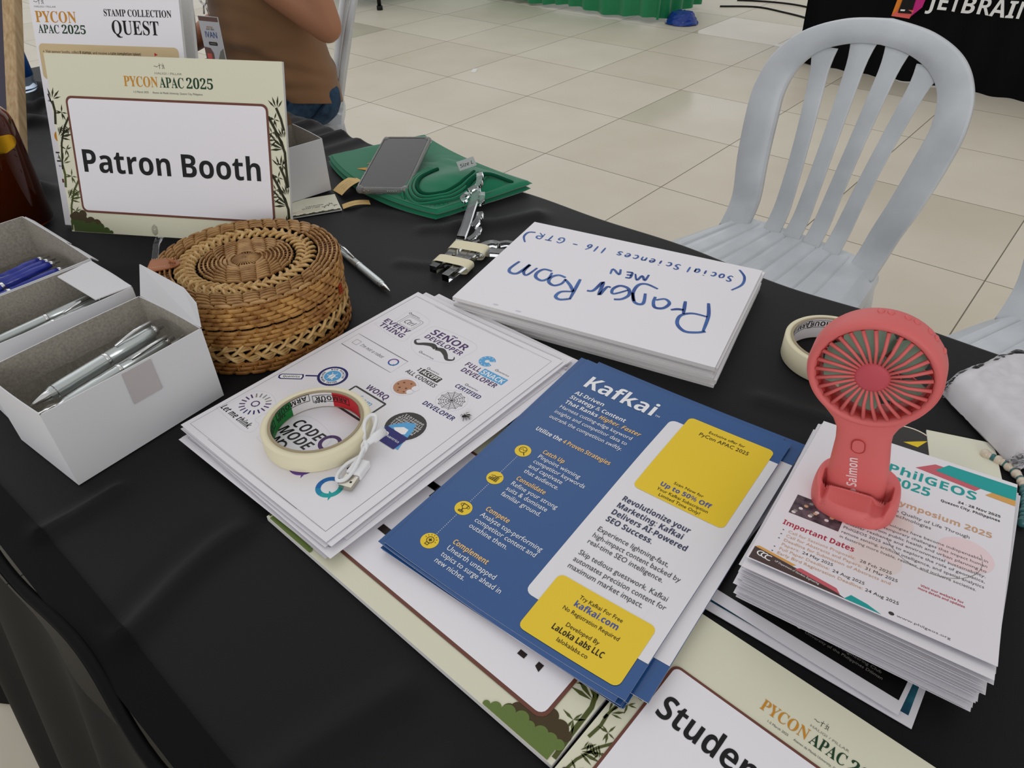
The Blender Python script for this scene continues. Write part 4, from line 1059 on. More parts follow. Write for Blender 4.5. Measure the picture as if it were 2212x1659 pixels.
# ------------------------------------------------------------------ symposium leaflets on the right
def geos_print(S):
    X = S.text
    S.poly([(.078, .1835), (.0907, .1985), (.0965, .1985), (.1243, .1845), (.1208, .1785)], 'geo_red', 1)
    S.panel(.078, .1880, .148, .1880001, 'geo_red', 0, 1) if False else None
    S.poly([(.0917, .1893), (.1000, .2040), (.1478, .2040), (.1478, .1840), (.1243, .1845)], 'geo_teal', 2)
    S.poly([(.1278, .1774), (.1320, .1840), (.1478, .1840), (.1478, .1760)], 'geo_orange', 2)
    X('PhilGEOS', .0605, .1650, .0118, 'geo_teal', 'b', width=.0620, res=3); X('2025', .0655, .1480, .0118, 'geo_teal', 'b', width=.0270, res=3)
    X('24 - 28 Nov 2025', .1395, .1535, .0031, 'ink_dark', 'b', width=.0280, align='r'); X('Quezon City, Philippines', .1395, .1475, .0031, 'ink_dark', 'b', width=.0390, align='r')
    X('Geomatics Symposium 2025', .0280, .1235, .0066, 'geo_tan', 'b', width=.1080)
    X('Improving the Human Quality of Life Through', .0350, .1135, .0036, 'ink_grey', 'r', width=.0880); X('Geospatial Technologies', .0500, .1075, .0036, 'ink_grey', 'r', width=.0490)
    S.disc((.1225, .0940), .0175, 'geo_pink', 1); S.disc((.0715, .0540), .0170, 'geo_beige', 1); S.disc((.0770, .1000), .0120, 'geo_beige', 1)
    S.ring((.1030, .0900), .0300, .0005, 'ink_pale', 1, 30, 200, 380)
    for q, t in enumerate(('Geospatial technologies have become indispensable in', 'addressing contemporary challenges that impact human', 'wellbeing, from public health and urban planning to', 'disaster resilience and environmental sustainability.', 'PhilGEOS 2025 aims to explore the role of geomatics,', 'remote sensing, artificial intelligence, and spatial analytics', 'in fostering more livable, resilient, and inclusive societies.')):
        X(t, .0470, .0940 - .0056 * q, .0029, 'ink_grey', 'r', width=.0890 - (.004 if q == 6 else 0))
    S.poly([(.0100, .0655), (.0450, .0655), (.0450, .0900), (.0100, .0900)], 'geo_photo', 1)
    for q in range(16): S.disc((.013 + (q * .0137) % .030, .068 + (q * .0071) % .019), .0016, ('geo_beige', 'geo_tan', 'ink_pale')[q % 3], 2, 8)
    X('Important Dates', .0100, .0505, .0056, 'geo_crimson', 'b', width=.0485)
    for q, (t, wd, d, a) in enumerate((('Call for Sessions Proposals:', .0450, '28 Feb 2025', .0640), ('Call for Abstracts and Papers:', .0500, '31 Mar 2025', .0685), ('Deadline for Submission of Abstracts and', .0690, '', 0), ('Papers:', .0120, '24 May 2025', .0300), ('Full Paper Deadline:', .0330, '24 Aug 2025', .0510), ('Early Bird Registration Deadline:', .0550, '24 Aug 2025', .0725))):
        b = .0432 - .0053 * q
        X(t, .0160, b, .0030, 'geo_tan', 'r', width=wd)
        if d: X(d, a, b, .0030, 'ink_dark', 'r', width=.0200)
        if q != 3: S.disc((.0125, b + .0012), .0006, 'ink_grey', 2, 8)
    X('Visit our website for', .1140, .0435, .0022, 'geo_crimson', 'b', width=.0250, align='c'); X('more details and updates', .1140, .0400, .0022, 'geo_crimson', 'b', width=.0270, align='c')
    S.poly([(.0015, .0010), (.0640, .0010), (.0500, .0070), (.0015, .0150)], 'geo_brown', 1)
    S.poly([(.0015, .0150), (.0280, .0108), (.0300, .0130), (.0040, .0172)], 'geo_orange', 2); S.poly([(.0300, .0085), (.0600, .0030), (.0570, .0075), (.0330, .0120)], 'geo_red', 2); S.poly([(.0630, .0010), (.0850, .0010), (.0760, .0050), (.0660, .0070)], 'geo_teal', 2)
    for q in range(3): S.ring((.0075 + q * .0028, .0098 - q * .0006), .0026, .0009, 'white_print', 3, 14, 60, 300)
    X('UP Department of Geodetic Engineering', .0170, .0075, .0020, 'white_print', 'r', width=.0300, k=3, rot=-8)
    S.disc((.0900, .0060), .0017, 'charcoal', 2, 14); X('www.philgeos.org', .0930, .0052, .0022, 'ink_grey', 'r', width=.0300)
NPH = 24
RNG = random.Random(8)
for i in range(NPH):
    f = (i + 1) / NPH; top_ = i == NPH - 1
    rot, dx, dy = (0, 0, 0) if top_ else (RNG.uniform(-.012, .012), RNG.uniform(-.0030, .0010), RNG.uniform(-.003, .003))
    if i in (20, 22): dx -= .006; rot += .015
    zn, zf = .7630 + .0400 * f, .7565 + .0185 * f
    uu = Vector((.105 - rot, -.9945, .034 * f)); vv = Vector((.9945, .105 - rot, (zf - zn) / .21))
    mb = MB()
    S = Sheet(mb, (0.018 + dx, -0.277 + dy, zn), uu, vv, (lambda a, b, f=f: .0030 * f * max(0, 1 - b / .06) ** 2 + .0015 * f * math.sin(PI * b / .21)))  # lower sheets stay flat
    S.slab(0.148, 0.2095, 0.0003, 'paper', 'paper_edge', 8, 12)
    S.st = 0.00007
    if top_: geos_print(S); tag(mb.build('leaflet'), 'top white symposium leaflet headed PhilGEOS 2025 in teal', 'leaflet', 'white symposium leaflets')
    else: tag(mb.build('leaflet'), 'white leaflet splayed under the PhilGEOS top leaflet', 'leaflet', 'white symposium leaflets')
# darker leaflets at the bottom of that pile
mb = MB(); S = Sheet(mb, (0.0035, -0.2575, 0.7512), (.030, -1, 0), (1, .030, 0)); S.slab(.146, .20, .0006, 'paper', 'paper_edge')
S.panel(.004, .0075, .142, .195, 'deep_teal', 0, 1); S.disc((.022, .0135), .0022, 'white_print', 2, 14); S.text('phdgeo.updmsp.edu.ph', .0265, .0122, .0026, 'white_print', width=.034)
for q in range(3): S.ring((.010 + q * .003, .024 - q * .002), .004, .0014, 'white_print', 2, 16, 60, 300)
tag(mb.build('leaflet'), 'teal blue leaflet with white border lowest in the right pile', 'leaflet')
mb = MB(); S = Sheet(mb, (0.0120, -0.2560, 0.7536), (-.020, -1, 0.004), (1, -.020, 0.006)); S.slab(.138, .195, .0005, 'paper', 'paper_edge')
S.panel(.003, .010, .135, .190, 'ink_black', 0, 1); S.disc((.065, .020), .0022, 'white_print', 2, 14)
S.text('UPD Geodetic Engineering Club', .070, .0210, .0022, 'ink_pale', width=.050); S.text('University of the Philippines Diliman', .070, .0170, .0022, 'ink_pale', width=.052)
tag(mb.build('leaflet'), 'black-footed leaflet with white margin above the teal leaflet', 'leaflet')

# ------------------------------------------------------------------ white pen cartons
def carton(loc, ang, L, W, H, label, flap=None, gap=True):
    """open-topped card carton; x along its length, y across; outside white, inside grey board"""
    t = thing('pen_carton', loc, label, 'box', 'open white pen cartons')
    M = Matrix.Translation(loc) @ Matrix.Rotation(math.radians(ang), 4, 'Z')
    th = 0.0011
    mb = MB()
    def wall(p, q, nrm, z1):   # outer white skin and inner grey skin
        P = Vector((*p, 0)); Q = Vector((*q, 0)); N = Vector((*nrm, 0)) * th
        def sk(A, B, mt, fl):
            def fn(u, v):
                w_ = A + (B - A) * u; return M @ (w_ + Vector((0, 0, z1 * v)) + Vector((*nrm, 0)) * (.0012 * math.sin(PI * u) * v))
            mb.grid(fn, 10, 4, mt)
        sk(P, Q, 'carton_white', 0); sk(P - N, Q - N, 'carton_grey', 1)
        mb.grid(lambda u, v: M @ (P + (Q - P) * u - N * v + Vector((0, 0, z1 - .00005)) + Vector((*nrm, 0)) * (.0012 * math.sin(PI * u))), 10, 1, 'carton_white')
    wall((0, 0), (L, 0), (0, -1), H); wall((L, 0), (L, W), (1, 0), H); wall((L, W), (0, W), (0, 1), H); wall((0, W), (0, 0), (-1, 0), H)
    mb.box((L / 2, W / 2, .0008), (L - .002, W - .002, .0012), 'carton_grey', M)
    mb.build('carton_body', t)
    return t, M
def flap_obj(t, pts, nm='end_flap', inner='carton_white', mt='carton_white'):
    mb = MB(); P = [Vector(p) for p in pts]; n = (P[1] - P[0]).cross(P[2] - P[0]).normalized() * .0011
    k = len(P)
    mb.add(P, [tuple(range(k))], mt); mb.add([p - n for p in P], [tuple(range(k))[::-1]], inner)
    mb.add(P + [p - n for p in P], [(i, (i + 1) % k, k + (i + 1) % k, k + i) for i in range(k)], 'carton_white')
    return mb.build(nm, t)
def pen(name, a, b, r, label, group, mt='pen_silver', clip=True, wrap=True, lettering=True, clip_dir=(0, 0, 1)):
    """ballpoint from tip a to button end b"""
    t = thing(name, a, label, 'pen', group)
    A, B = Vector(a), Vector(b); d = (B - A); L = d.length; d.normalize()
    x = d.cross(Vector((0, 0, 1))).normalized(); y = x.cross(d)
    M = Matrix.Translation(A) @ Matrix((x, y, d)).transposed().to_4x4()
    mb = MB(); mb.lathe([(r * .25, 0), (r * .55, .008), (r * .95, .018), (r, .030), (r, L * .52), (r * 1.02, L * .53)], mt, 20, M); mb.lathe([(r * 1.0, L * .545), (r * 1.0, L * .88), (r * .82, L * .93)], mt, 20, M); mb.build('barrel', t)
    mb = MB(); mb.lathe([(0.0003, -.003), (r * .25, 0), (r * .60, .0085), (r * .98, .0195)], 'chrome', 18, M); mb.build('tip', t)
    mb = MB(); mb.lathe([(r * 1.04, L * .525), (r * 1.07, L * .53), (r * 1.07, L * .545), (r * 1.03, L * .55)], 'chrome', 20, M); mb.build('centre_band', t)
    mb = MB(); mb.lathe([(r * .85, L * .92), (r * .80, L * .95), (r * .45, L * .955), (r * .45, L), (0.0002, L + .0005)], 'chrome', 18, M); mb.build('push_button', t)
    if clip:
        mb = MB(); c = Vector(clip_dir); c = (c - d * c.dot(d)).normalized()
        mb.tube([A + d * L * .93 + c * r * .7, A + d * L * .93 + c * r * 1.7, A + d * L * .80 + c * r * 1.75, A + d * L * .63 + c * r * 1.25], [.0013, .0016, .0018, .0012], 'chrome', 8); mb.build('clip', t)
    return t, M
ct, M = carton((-0.2300, 0.2100, T + 0.0006), 4.5, 0.1495, 0.1010, 0.0800, 'nearest open white carton holding wrapped silver pens')
mb = MB(); mb.box((.082, -.0016, .0615), (.0270, .0004, .0330), 'clear_tape', M); mb.build('tape_patch', ct)
fl_ = [M @ Vector(p) for p in ((.1500, .100, .0800), (.1500, .002, .0800), (.1560, .008, .1010), (.1600, .030, .1080), (.1590, .097, .1120))]
flap_obj(ct, fl_, inner='carton_white')
wM = lambda x, y, z: tuple(M @ Vector((x, y, z)))
pen('silver_pen', wM(.0100, .0440, .0630), wM(.140, .0560, .0655), .0064, 'silver pen on the far side of the nearest carton, chrome tip leftward', 'silver pens in the cartons')
pen('silver_pen', wM(.0120, .0250, .0600), wM(.138, .0360, .0625), .0058, 'silver pen close to the taped front wall of the nearest carton', 'silver pens in the cartons', clip_dir=(-.3, -.6, .8))
for q, yy in enumerate((.034, .050, .066)):
    pen('silver_pen', wM(.012, yy, .035 - .002 * q), wM(.137, yy + .002, .036 - .002 * q), .0054, 'silver pen lower down in the nearest open carton', 'silver pens in the cartons', clip=False)
def wrap_film(name, M, x0, x1, y0, y1, z0, z1, label, seed):
    rr = random.Random(seed)
    mb = MB()
    def fn(u, v):
        a = 2 * PI * u; cy, cz = (y0 + y1) / 2, (z0 + z1) / 2
        j = noise.noise(Vector((u * 9 + seed, v * 14, seed))) * .0022
        sq = 1 - .55 * (abs(2 * v - 1) ** 6)
        return M @ Vector((x0 + (x1 - x0) * v, cy + ((y1 - y0) / 2 + j) * math.cos(a) * (1 + .05 * sq), cz + ((z1 - z0) / 2 * sq + j) * math.sin(a)))
    mb.grid(fn, 24, 46, 'clear_film', True, cu=True)
    return tag(mb.build(name), label, 'wrapper')
wrap_film('pen_wrapper', M, .004, .147, .030, .070, .0545, .0735, 'crinkled clear wrapper around the silver pens in the nearest carton', 4)

ct, M2 = carton((-0.2330, 0.3440, T + 0.0006), 1.0, 0.1490, 0.0880, 0.0790, 'middle white carton with a white flap folded over its top')
wM2 = lambda x, y, z: tuple(M2 @ Vector((x, y, z)))
flap_obj(ct, [M2 @ Vector(p) for p in ((.149, .001, .0800), (.149, .0865, .0800), (.110, .0780, .0812), (.113, .0030, .0806))])
pen('silver_pen', wM2(.010, .030, .055), wM2(.136, .040, .057), .0054, 'silver pen with raised clip lying in the middle carton', 'silver pens in the cartons')
pen('silver_pen', wM2(.012, .055, .052), wM2(.136, .060, .054), .0054, 'silver pen deep in the middle carton by its back wall', 'silver pens in the cartons', clip=False)

ct, M3 = carton((-0.2400, 0.4370, T + 0.0006), 1.0, 0.1570, 0.1720, 0.0790, 'far white carton holding wrapped blue pens')
wM3 = lambda x, y, z: tuple(M3 @ Vector((x, y, z)))
flap_obj(ct, [M3 @ Vector(p) for p in ((.1585, .168, .0790), (.1585, .060, .0790), (.1640, .064, .0735), (.1650, .165, .0720))], 'outer_flap')
flap_obj(ct, [M3 @ Vector(p) for p in ((.1585, .052, .0790), (.1585, .002, .0790), (.1650, .004, .0720), (.1640, .049, .0730))], 'outer_flap')
for q, (y0, y1, z) in enumerate(((.060, .085, .052), (.050, .070, .055), (.035, .050, .054), (.080, .105, .046), (.022, .036, .050))):
    pen('blue_pen', wM3(.006, y0, z), wM3(.146, y1, z + .002), .0052, ('blue pen at the top of the wrapped bundle in the far carton', 'blue pen second down in the far carton bundle', 'blue pen in the far carton with its end by the white flap', 'blue pen at the back of the far carton bundle', 'blue pen lowest and nearest in the far carton')[q], 'blue pens in the far carton', mt='pen_blue', clip=False)
wrap_film('pen_wrapper', M3, .004, .152, .016, .110, .040, .064, 'crinkled clear wrapper over the blue pens in the far carton', 9)

# ------------------------------------------------------------------ round rattan basket
bc = Vector((0.0215, 0.3040, T + 0.0004))
bk = thing('rattan_basket', tuple(bc), 'round lidded rattan basket with braided openwork ring', 'basket')
RB = 0.0965
def weave_ring(mb, r, z, n, row, mt, amp=.0013, rad=.0012, vertical=True, k=5, ky=2.0, zig=1):
    """flat cane over two stakes, under one, stepping one stake per row"""
    N = n * k; pts = []
    for i in range(N):
        a = 2 * PI * i / N
        st = (i / k + row * zig) % 3
        o = amp * (.55 - 2.2 * math.exp(-((st - 2.5) / .42) ** 2))
        rr = r + (o if vertical else 0)
        pts.append(bc + Vector((rr * math.cos(a), rr * math.sin(a), z + (0 if vertical else o))))
    mb.tube(pts, rad, mt, 8, closed=True, flat=((0, 0, 1), ky))
def stakes(mb, n, p0, p1, mt, wd=.0020):
    for i in range(n):
        a = 2 * PI * (i + .5) / n; c, q = math.cos(a), math.sin(a)
        A, B = (bc + Vector((p[0] * c, p[0] * q, p[1])) for p in (p0, p1))
        t = Vector((-q, c, 0)) * wd; nn = (B - A).cross(t).normalized() * .0005
        if nn.dot(Vector((c, q, 1))) < 0: nn = -nn
        mb.add([A - t, A + t, B + t, B - t, A + nn * 1.6, B + nn * 1.6], [(0, 3, 5, 4), (1, 4, 5, 2)], mt)
def braid(mb, R, z, per, A, B, mt, vertical=False, cords=3, rad=.0013):
    N = per * 12
    for k in range(3):
        for c in range(cords):
            pts = []
            for i in range(N):
                a = 2 * PI * i / N; th = a * per / 1.0 + 2 * PI * k / 3
                lat = A * math.sin(th); up = B * math.sin(2 * th + .4)
                dl = (c - (cords - 1) / 2) * rad * 1.75
                sl = math.cos(th)
                lat2 = lat + dl * (1 - .55 * abs(sl)); a2 = a + dl * .75 * sl / R
                if vertical: pts.append(bc + Vector(((R + up) * math.cos(a2), (R + up) * math.sin(a2), z + lat2)))
                else: pts.append(bc + Vector(((R + lat2) * math.cos(a2), (R + lat2) * math.sin(a2), z + up)))
            mb.tube(pts, rad, mt, 5, closed=True)
mb = MB()   # dark inner shell
mb.lathe([(.002, .001), (RB - .006, .001), (RB - .0045, .003), (RB - .0045, .0750), (.002, .0760)], 'basket_lining', 64, Matrix.Translation(bc))
mb.build('lining', bk)
NS = 108
mb = MB()
for i in range(3): weave_ring(mb, RB + .0014 - .0004 * i, .0026 + i * .0048, NS, i, 'rattan_dark', zig=-1)
stakes(mb, NS, (RB - .0002, .001), (RB - .0004, .0145), 'rattan')
mb.build('base_band', bk)
mb = MB(); braid(mb, RB - .0010, .0240, 13, .0074, .0026, 'rattan_braid', True, rad=.00175); mb.build('side_braid', bk)
mb = MB()
for i in range(4): weave_ring(mb, RB, .0355 + i * .0048, NS, i, 'rattan', zig=-1)
stakes(mb, NS, (RB - .0010, .0330), (RB - .0010, .0520), 'rattan_dark')
mb.build('body_band', bk)
mb = MB()
for i in range(5): weave_ring(mb, RB + .0012, .0572 + i * .0048, NS, i, 'rattan')
stakes(mb, NS, (RB + .0001, .0548), (RB + .0001, .0795), 'rattan_dark')
mb.build('lid_side', bk)
mb = MB()
for i in range(5): weave_ring(mb, RB - .0010 - i * .0047, .0800 + .0010 * math.sin(PI * i / 5), (NS, NS, 102, 96, 90, 84)[i], i, 'rattan_light', vertical=False, rad=.0023, ky=.5)
stakes(mb, 96, (RB, .0790), (RB - .0210, .0790), 'rattan_dark')
mb.build('lid_rim', bk)
mb = MB(); braid(mb, .0628, .0800, 14, .0072, .0024, 'rattan_braid', False, rad=.00165); mb.build('lid_braid', bk)
mb = MB()
for i in range(8): weave_ring(mb, .0478 - i * .0043, .0802 + .0006 * (i / 9), 60 - 6 * i, i, 'rattan_light', vertical=False, rad=.0021, ky=.5, amp=.0011)
stakes(mb, 48, (.0495, .0792), (.0120, .0796), 'rattan_dark', .0011)
for i in range(30):
    a = 2 * PI * i / 30; mb.tube([bc + Vector((.0010 * math.cos(a), .0010 * math.sin(a), .0826)), bc + Vector((.007 * math.cos(a + .20), .007 * math.sin(a + .20), .0822)), bc + Vector((.0150 * math.cos(a + .35), .0150 * math.sin(a + .35), .0806))], [.0005, .0008, .0009], 'rattan_light', 5)
mb.build('lid_medallion', bk)
ta = math.radians(141)
def tabP(r, s, z): return bc + Vector((r * math.cos(ta) - s * math.sin(ta), r * math.sin(ta) + s * math.cos(ta), z))
mb = MB()
def tab(u, v):
    l = u * .052
    wdt = .0125 * (1 if u < .55 else math.sqrt(max(0.0, 1 - ((u - .55) / .45) ** 2)))
    if l < .020: p = (RB + .0036, .060 + l * 1.12)
    elif l < .024: q = (l - .020) / .004; p = (RB + .0036 - .004 * q, .0824 + .0022 * math.sin(q * PI / 2))
    else: p = (RB - .0004 - (l - .024) * 1.05, .0846 - .0006 * (l - .024) / .03)
    return tabP(p[0], (v - .5) * 2 * wdt, p[1])
mb.grid(tab, 40, 8, 'leather')
tb = mb.build('leather_tab', bk)
md = tb.modifiers.new('th', 'SOLIDIFY'); md.thickness = .0016; md.offset = 1
mb = MB()
for k in range(26):
    u = .46 + .53 * (k if k < 13 else 25 - k) / 13; sg = .12 if k < 13 else .88
    p = tab(u, sg); p2 = tab(min(1, u + .018), sg); mb.tube([Vector(p) + Vector((0, 0, .0018)), Vector(p2) + Vector((0, 0, .0018))], .0003, 'thread', 4)
mb.build('stitching', tb)
mb = MB(); mb.tube([tabP(.078, -.0045, .0872), tabP(.074, .002, .0885), tabP(.070, .0058, .0872)], [.0012, .0022, .0012], 'leather', 8)
for q in (-.0016, .0016): mb.tube([tabP(.074 + q, -.004, .0868), tabP(.074 + q, 0, .0902), tabP(.074 + q, .004, .0868)], .0009, 'rattan', 6)
mb.build('toggle', tb)
for a_ in (-58, -6):
    a = math.radians(a_); mb = MB()
    for k in range(4):
        z_ = .047 + k * .0028; mb.tube([bc + Vector(((RB + .0035) * math.cos(a - .035), (RB + .0035) * math.sin(a - .035), z_)), bc + Vector(((RB + .0045) * math.cos(a), (RB + .0045) * math.sin(a), z_ + .0008)), bc + Vector(((RB + .0035) * math.cos(a + .035), (RB + .0035) * math.sin(a + .035), z_))], .0012, 'red_thread', 6)
    mb.build('hinge_thread', bk)

pen('silver_pen', (0.1545, 0.2395, T + .0052), (0.1850, 0.3760, T + .0052), .0046, 'silver pen lying alone on black cloth beside the rattan basket', 'loose pens')

# ------------------------------------------------------------------ folded green shirt
SA, SB, SCc, SD = Vector((.3735, .6190, 0)), Vector((.5330, .5660, 0)), Vector((.4900, .2990, 0)), Vector((.3320, .3360, 0))
def sxy(u, v):
    b = math.sin(PI * max(0, min(1, u))) ** .8
    return (SA * (1 - u) + SD * u) * (1 - v) + (SB * (1 - u) + SCc * u) * v + Vector((-.026 * b * (1 - v) - .013 * b * v, 0, 0))
SZ = T + .0006
def edge_fall(u, v, w=.10):
    f = 1
    for q in (u, 1 - u, v * .6, (1 - v) * .6):
        if q < w: f *= math.sqrt(max(0, 1 - (1 - q / w) ** 2))
    return f
def wrk(p, s): return noise.noise(Vector((p.x * 18 + s, p.y * 11, s))) * .0050 + noise.noise(Vector((p.x * 50 + s, p.y * 30, s + 3))) * .0010
def stop(u, v):
    p = sxy(u, v); f = edge_fall(u, v, .11)
    sw = .0195 + .013 * math.exp(-((u - .80) / .16) ** 2 - ((v - .55) / .4) ** 2) - .006 * math.exp(-((u - .25) / .2) ** 2)
    return SZ + .003 + (sw - .003) * f + wrk(p, 1.0) * f
sh = thing('folded_shirt', tuple(sxy(.5, .5) + Vector((0, 0, SZ))), 'folded green t-shirt with gold lettering at the back of the table', 't-shirt')
LAY = ((.0002, .0085, .016, 2.0, -.004), (.0075, .0085, .022, 5.0, .003))
mb = MB()
for z0, th, gr, sd, sh_ in LAY:      # lower folds
    def lay(u, v, top_):
        uu = -gr + (1 + 2 * gr) * u; p = sxy(uu, -.03 + 1.05 * v); f = edge_fall(u, v, .03)
        m_ = SZ + z0 + th / 2 + wrk(p, sd) * .3
        return Vector((p.x + sh_ * .3, p.y, max(SZ, m_ + (th / 2 * f if top_ else -th / 2 * f))))
    mb.grid(lambda u, v: lay(u, v, True), 60, 40, 'shirt_green'); mb.grid(lambda u, v: lay(1 - u, v, False), 60, 40, 'shirt_green')
def toplay(u, v):
    p = sxy(u, v); return Vector((p.x, p.y, stop(u, v)))
mb.grid(toplay, 90, 60, 'shirt_green')
mb.grid(lambda u, v: (lambda p: Vector((p.x, p.y, SZ + .016)))(sxy(1 - u, v)), 30, 20, 'shirt_green')
mb.build('folded_body', sh)
class ShirtPrint(Sheet):
    def P(s, a, b, k=0):
        p = s.o + s.u * a + s.v * b
        # invert the bilinear patch
        u, v = .5, .5
        for _ in range(8):
            e0 = sxy(u, v) - p; du = (sxy(u + .01, v) - sxy(u, v)) / .01; dv = (sxy(u, v + .01) - sxy(u, v)) / .01
            det = du.x * dv.y - du.y * dv.x
            u -= (e0.x * dv.y - e0.y * dv.x) / det; v -= (du.x * e0.y - du.y * e0.x) / det
        u = max(0.0, min(1, u)); v = max(0.0, min(1, v)); p = sxy(u, v)
        return Vector((p.x, p.y, stop(u, v) + .0022 + k * .0003))
mb = MB(); S = ShirtPrint(mb, (.5200, .5650, 0), (-.985, -.170, 0), (.170, -.985, 0))
S.text('YCON', 0, 0, .0400, 'shirt_gold', 's', width=.168, k=1, res=3)
mb.build('lettering', sh)
# ribbed collar and the label in the neck
def neck(a, rx, ry):
    c = Vector((.4040, .3830, 0)); x = Vector((.80, .12, 0)).normalized(); y = Vector((-x.y, x.x, 0)); return c + x * rx * math.cos(a) + y * ry * math.sin(a)
mb = MB(); S = ShirtPrint(mb, (0, 0, 0), (1, 0, 0), (0, 1, 0))
A0 = [math.radians(70 + 225 * i / 40) for i in range(41)]
for rx, ry, rd in ((.083, .055, .0014), (.076, .049, .0022), (.070, .044, .0022), (.064, .039, .0020)):
    mb.tube([S.P(*neck(a, rx, ry).xy, 0) + Vector((0, 0, .0006)) for a in A0], rd, 'shirt_green', 7)
for i in range(40):
    a = A0[i]; mb.tube([S.P(*neck(a, .081, .0535).xy, 1) + Vector((0, 0, .0008)), S.P(*neck(a, .085, .057).xy, 1) + Vector((0, 0, .0006))], .0005, 'shirt_dark', 4)
mb.build('collar', sh)
mb = MB(); mb.tube([S.P(*neck(a, .0585, .0345).xy, 0) + Vector((0, 0, .0003)) for a in A0], .0028, 'shirt_dark', 7); mb.build('neck_opening', sh)
mb = MB(); mb.tube(catmull([S.P(.372, .322, 0), S.P(.405, .338, 0) + Vector((0, 0, .003)), S.P(.440, .335, 0) + Vector((0, 0, .003)), S.P(.470, .312, 0)], 8), .0038, 'shirt_dark', 8, flat=((0, 0, 1), .6)); mb.build('neck_tape', sh)
mb = MB(); S2 = Sheet(mb, S.P(.4140, .3660, 0) + Vector((0, 0, .0020)), (.030, -.012, .004), (.006, .010, .014)); S2.slab(.028, .014, .0003, 'label_grey', 'label_grey'); S2.text('Size L', .003, .004, .005, 'ink_dark', 'it', width=.021); mb.build('size_label', sh)

# ------------------------------------------------------------------ phone on the shirt
ph = thing('smartphone', (0.38, 0.47, 0.778), 'black smartphone in clear bumper case resting on the green shirt', 'phone')
pA, pB = Vector((.3005, .4680, .7645)), Vector((.3407, .4034, .7672)); pF = Vector((.4338, .5514, .7840)) - pA
x = (pB - pA).normalized(); y = (pF - x * pF.dot(x)).normalized(); zz = x.cross(y)
PM = Matrix.Translation(pA) @ Matrix((x, y, zz)).transposed().to_4x4()
PW, PL = .0764, .1590
def rrect(w, h, r, n=6, x0=0, y0=0):
    out = []
    for cx, cy, a0 in ((w - r, r, -90), (w - r, h - r, 0), (r, h - r, 90), (r, r, 180)):
        for i in range(n + 1): a = math.radians(a0 + 90 * i / n); out.append((x0 + cx + r * math.cos(a), y0 + cy + r * math.sin(a)))
    return out
mb = MB(); mb.prism(rrect(PW - .003, PL - .003, .008, 6, .0015, .0015), .0008, .0088, 'phone_black', PM); mb.build('body', ph, bev=.0008)
mb = MB(); mb.prism(rrect(PW - .0058, PL - .0058, .006, 6, .0029, .0029), .00885, .0091, 'phone_glass', PM); mb.build('screen', ph)
mb = MB()
def rim(u, v):
    pts = rrect(PW, PL, .0095, 8); n = len(pts); i = int(u * n + .5) % n
    a, b = pts[i]; nx = a - PW / 2; ny = b - PL / 2
    o = [(0, 0), (.0009, .005), (0, .0102), (-.0015, .0104), (-.0014, .0003)][int(v * 5 + .5) % 5]
    sx = 1 if nx > 0 else -1; sy = 1 if ny > 0 else -1
    return PM @ Vector((a + o[0] * sx * (abs(nx) > PW / 2 - .0095), b + o[0] * sy * (abs(ny) > PL / 2 - .0095), o[1]))
mb.grid(rim, 36, 5, 'tpu_case', True, cu=True, cv=True); mb.build('bumper_case', ph)
for cx in (.004, PW - .004):
    for cy in (.004, PL - .004):
        mb = MB(); mb.ball(PM @ Vector((cx, cy, .0052)), (.0062, .0062, .0062), 'tpu_case', 14, PM.to_3x3()); mb.build('corner_bumper', ph)
mb = MB()
for q in range(5): mb.tube([PM @ Vector((PW * .62 + q * .0032, .0004, .0052)), PM @ Vector((PW * .62 + q * .0032, -.0009, .0052))], .0011, 'chrome', 8)
mb.build('speaker_holes', ph)
mb = MB()
for q in (.011, .018): mb.tube([PM @ Vector((q, .0004, .005)), PM @ Vector((q, -.0009, .005))], .0016, 'steel', 8)
mb.build('bottom_ports', ph)

# ------------------------------------------------------------------ carton and cards behind the sign
ct, M4 = carton((0.2050, 0.5480, T + .0025), -8.0, 0.0980, 0.0900, 0.0790, 'open white carton half hidden behind the Patron Booth sign')
mb = MB()
P = [M4 @ Vector(p) for p in ((.004, .088, .079), (.097, .088, .079), (.0965, .092, .092), (.088, .100, .113), (.066, .107, .130), (.004, .112, .142))]
n_ = Vector((0, .0011, 0)); k = len(P)
mb.add(P, [tuple(range(k))], 'kraft'); mb.add([p + n_ for p in P], [tuple(range(k))[::-1]], 'carton_white'); mb.add(P + [p + n_ for p in P], [(i, (i + 1) % k, k + (i + 1) % k, k + i) for i in range(k)], 'carton_white')
mb.build('lid_flap', ct)
cards = thing('stamp_card', (0.26, 0.47, T), 'white stamp card with dark hedge print beside the Patron Booth sign', 'card')
mb = MB(); S = Sheet(mb, (0.190, 0.5085, T + .0020), (.0805, -.0440, 0), (.0440, .0805, 0)); S.slab(.088, .060, .0012, 'cream_card', 'paper')
bush(S, [(.003 + .0045 * q, .003 + .0012 * math.sin(q * 2.1), .0032) for q in range(19)], 'leaf_dark', 2)
S.text('COLLECTION', .040, .0270, .0035, 'ink_grey', 's', width=.026); S.text('QUEST CARD', .034, .0215, .0035, 'ink_grey', 's', width=.026)
for q in (.0175, .0125): S.line([(.010, q), (.060, q)], .0004, 'gold_print', 2)
S.text('Your Name', .012, .0138, .0018, 'ink_grey', width=.012)
for q in range(4): bamboo_leafstar(S, (.066 + .005 * q, .020 + .004 * (q % 3)), .005, 'leaf_dark', 30 * q)
mb.build('printed_card', cards)
